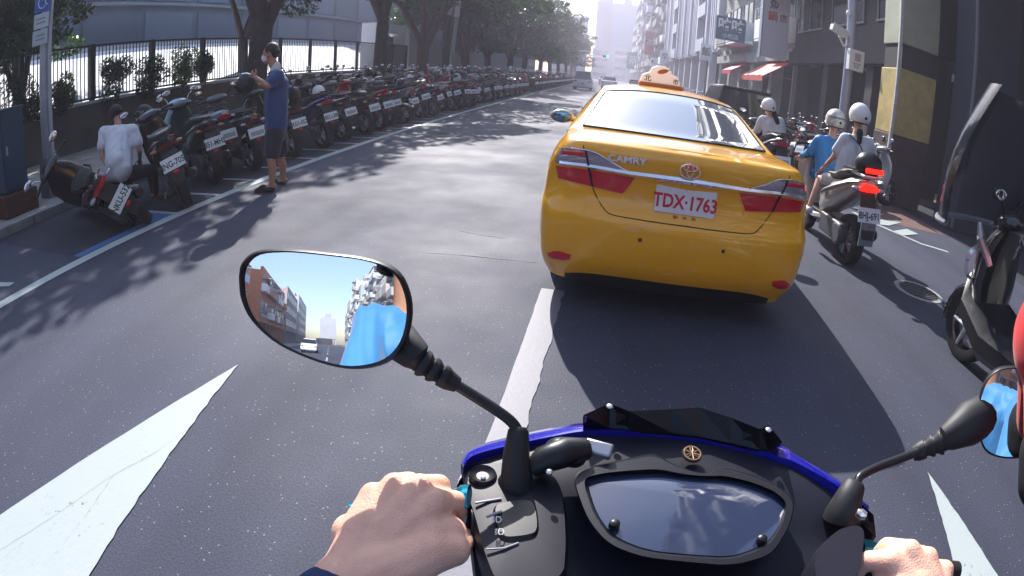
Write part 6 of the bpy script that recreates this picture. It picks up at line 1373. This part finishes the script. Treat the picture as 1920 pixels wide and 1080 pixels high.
ob(MB().tube([tuple(p) for p in gr_], [.02, .0165, .0165], 18), 'grip', M_TYRE)
ob(MB().tube([tuple(PZ(1615, 1025, Z0 - .005)), tuple(PZ(1660, 1035, Z0 - .012)), tuple(PZ(1760, 1050, Z0 - .03))], [.014, .012, .007], 10, flat=.5), 'brake_lever', mat('teal_dark', (.01, .12, .17), .3, .8))

# ================================================================== THE RIDER
J = dict(head=V(.03, -.21, 1.57), neck=V(.05, -.22, 1.38), chest=V(.08, -.24, 1.22), pelvis=V(.14, -.34, .84), shL=V(-.10, -.22, 1.31), shR=V(.28, -.23, 1.31), elL=PT(480, 1500, .6), elR=V(.50, .06, 1.0),
         wrL=PZ(640, 1092, Z0 - .012), wrR=PZ(1740, 1140, Z0 - .012), hipL=V(.04, -.33, .84), hipR=V(.25, -.33, .84), knL=V(-.02, .12, .74), knR=V(.36, .12, .74), anL=V(.02, .14, .38), anR=V(.32, .14, .38))
me_p = thing('person', 'rider in blue jacket whose bare hands hold the scooter handlebar in front', 'person', (OX, -.3, 0))
body = MB(); c_ = body.cap_
M_SKINH = mat('hand_skin', (.95, .54, .38), .5, sss=.25, var=.10, scale=22, bump=.25, bscale=420)
def fist(b, W, K, G, TH, s=1.0, thumb=None):
    """W wrist; K four knuckles (index..little); G centre line of the grip under the fingers"""
    for i, k in enumerate(K):
        w_ = W + (k - W)*.18
        b.cap_(w_, k, .0235*s, .0150*s); b.cap_(w_.lerp(k, .45), k.lerp(w_, .06), .0225*s, .0150*s)
        b.ell(tuple(k + V(0, 0, .001)), (.0142*s, .0148*s, .0128*s))
        f = (k - W); f.z = 0; f.normalize(); L_ = [.92, 1.0, .97, .82][i]
        p1 = k + f*.030*s*L_ + V(0, 0, -.018*s); p2 = p1 + f*.004*s + V(0, 0, -.030*s*L_); p3 = p2 - f*.024*s*L_ + V(0, 0, -.008*s)
        b.cap_(k, p1, .0142*s, .0125*s); b.cap_(p1, p2, .0125*s, .0115*s); b.cap_(p2, p3, .0115*s, .0098*s)
    for p, q, ra, rb in TH: b.cap_(p, q, ra*s, rb*s)
WL = J['wrL']
KL = [PZ(814, 940, Z0 + .030), PZ(787, 914, Z0 + .036), PZ(740, 912, Z0 + .034), PZ(700, 930, Z0 + .026)]
THL = [(WL.lerp(PZ(760, 1060, Z0), .5), PZ(800, 1035, Z0 + .002), .032, .026), (PZ(800, 1035, Z0 + .002), PZ(848, 1030, Z0 - .004), .026, .019), (PZ(790, 975, Z0 + .010), PZ(838, 1000, Z0 + .0), .022, .021), (PZ(848, 1030, Z0 - .004), PZ(868, 1012, Z0 - .026), .0175, .0145), (PZ(740, 1010, Z0 + .004), PZ(800, 1010, Z0 + .004), .028, .026), (PZ(660, 1000, Z0 - .004), PZ(700, 1010, Z0 + .0), .022, .026)]
hb1 = MB(); fist(hb1, WL, KL, None, THL); hb1.cap_(WL - V(.0, .0, .0), WL + (J['elL'] - WL)*.5, .030, .038); flesh(hb1, 'hand', M_SKINH, me_p, .0026, 7, off=me_p.location); hb1 = MB()
WR = J['wrR']; KR = [PZ(1672, 1052, Z0 + .018), PZ(1705, 1034, Z0 + .026), PZ(1738, 1048, Z0 + .022), PZ(1768, 1072, Z0 + .012)]
THR = [(WR.lerp(KR[0], .4), PZ(1690, 1100, Z0), .030, .026), (PZ(1690, 1095, Z0), PZ(1662, 1078, Z0 - .004), .022, .018)]
fist(hb1, WR, KR, None, THR, 1.0); hb1.cap_(WR, WR + (J['elR'] - WR)*.5, .030, .038)
ho = flesh(hb1, 'hand', M_SKINH, me_p, .0026, 7, off=me_p.location)
# body below the jacket
b = MB(); c = b.cap_
for q in (-.06, .06): c(J['pelvis'] + V(q, 0, 0), J['chest'] + V(q*1.3, 0, 0), .10, .10)
c(J['shL'], J['shR'], .055, .055); c(J['neck'] - V(0, 0, .05), J['head'], .06, .055); b.ell(tuple(J['head'] + V(0, 0, .01)), (.078, .095, .11)); c(J['head'] + V(0, .09, .02), J['head'] + V(0, .105, -.015), .01, .014)
for e in 'LR': c(J['sh'+e], J['el'+e], .05, .042); c(J['el'+e], J['wr'+e], .042, .03); c(J['hip'+e], J['kn'+e], .09, .06); c(J['kn'+e], J['an'+e], .06, .045); c(J['an'+e] - V(0, .03, .04), J['an'+e] + V(0, .18, -.05), .04, .032)
flesh(b, 'body', M_SKIN2, me_p, .011, 4, off=me_p.location)
M_JACK = mat('blue_jacket', (.04, .19, .42), .6, var=.06, scale=10, sheen=.3); M_CUFF = mat('navy_cuff', (.012, .035, .11), .75, var=.1)
cloth(me_p, 'jacket', shirt_caps(J, .98, 1.0, .018, .0) + [(J['el'+e], J['wr'+e].lerp(J['el'+e], .25), .058, .048) for e in 'LR'], M_JACK, .009, 4)
for e, (u, v) in (('L', (628, 1098)), ('R', (1790, 1160))):
    b = MB(); b.cap_(J['wr'+e].lerp(J['el'+e], .10), J['wr'+e].lerp(J['el'+e], .42), .043, .052); flesh(b, 'cuff', M_CUFF, me_p, .005, 4, off=me_p.location)
cloth(me_p, 'trousers', [(J['hipL'], J['hipR'], .12, .12)] + [(J['hip'+e], J['kn'+e], .11, .085) for e in 'LR'] + [(J['kn'+e], J['an'+e], .085, .06) for e in 'LR'], M_DARKC, .014)
helmet('helmet', '', tuple(J['head'] + V(0, -.02, .035)), M_BLACK, V(0, 1, 0), .138, parent=me_p)

# ================================================================== AIR
HAZE = True
if HAZE:
    hm_ = bpy.data.materials.new('haze'); hm_.use_nodes = True; n_ = hm_.node_tree; n_.nodes.remove(n_.nodes['Principled BSDF'])
    pv = n_.nodes.new('ShaderNodeVolumePrincipled'); pv.inputs['Color'].default_value = (.86, .82, 1, 1); pv.inputs['Density'].default_value = .0030; pv.inputs['Anisotropy'].default_value = .3
    n_.links.new(pv.outputs[0], n_.nodes['Material Output'].inputs['Volume'])
    hz = MB().box((0, 60, 21.5), (150, 480, 46)).build('haze', hm_, smooth=False); hz['kind'] = 'stuff'
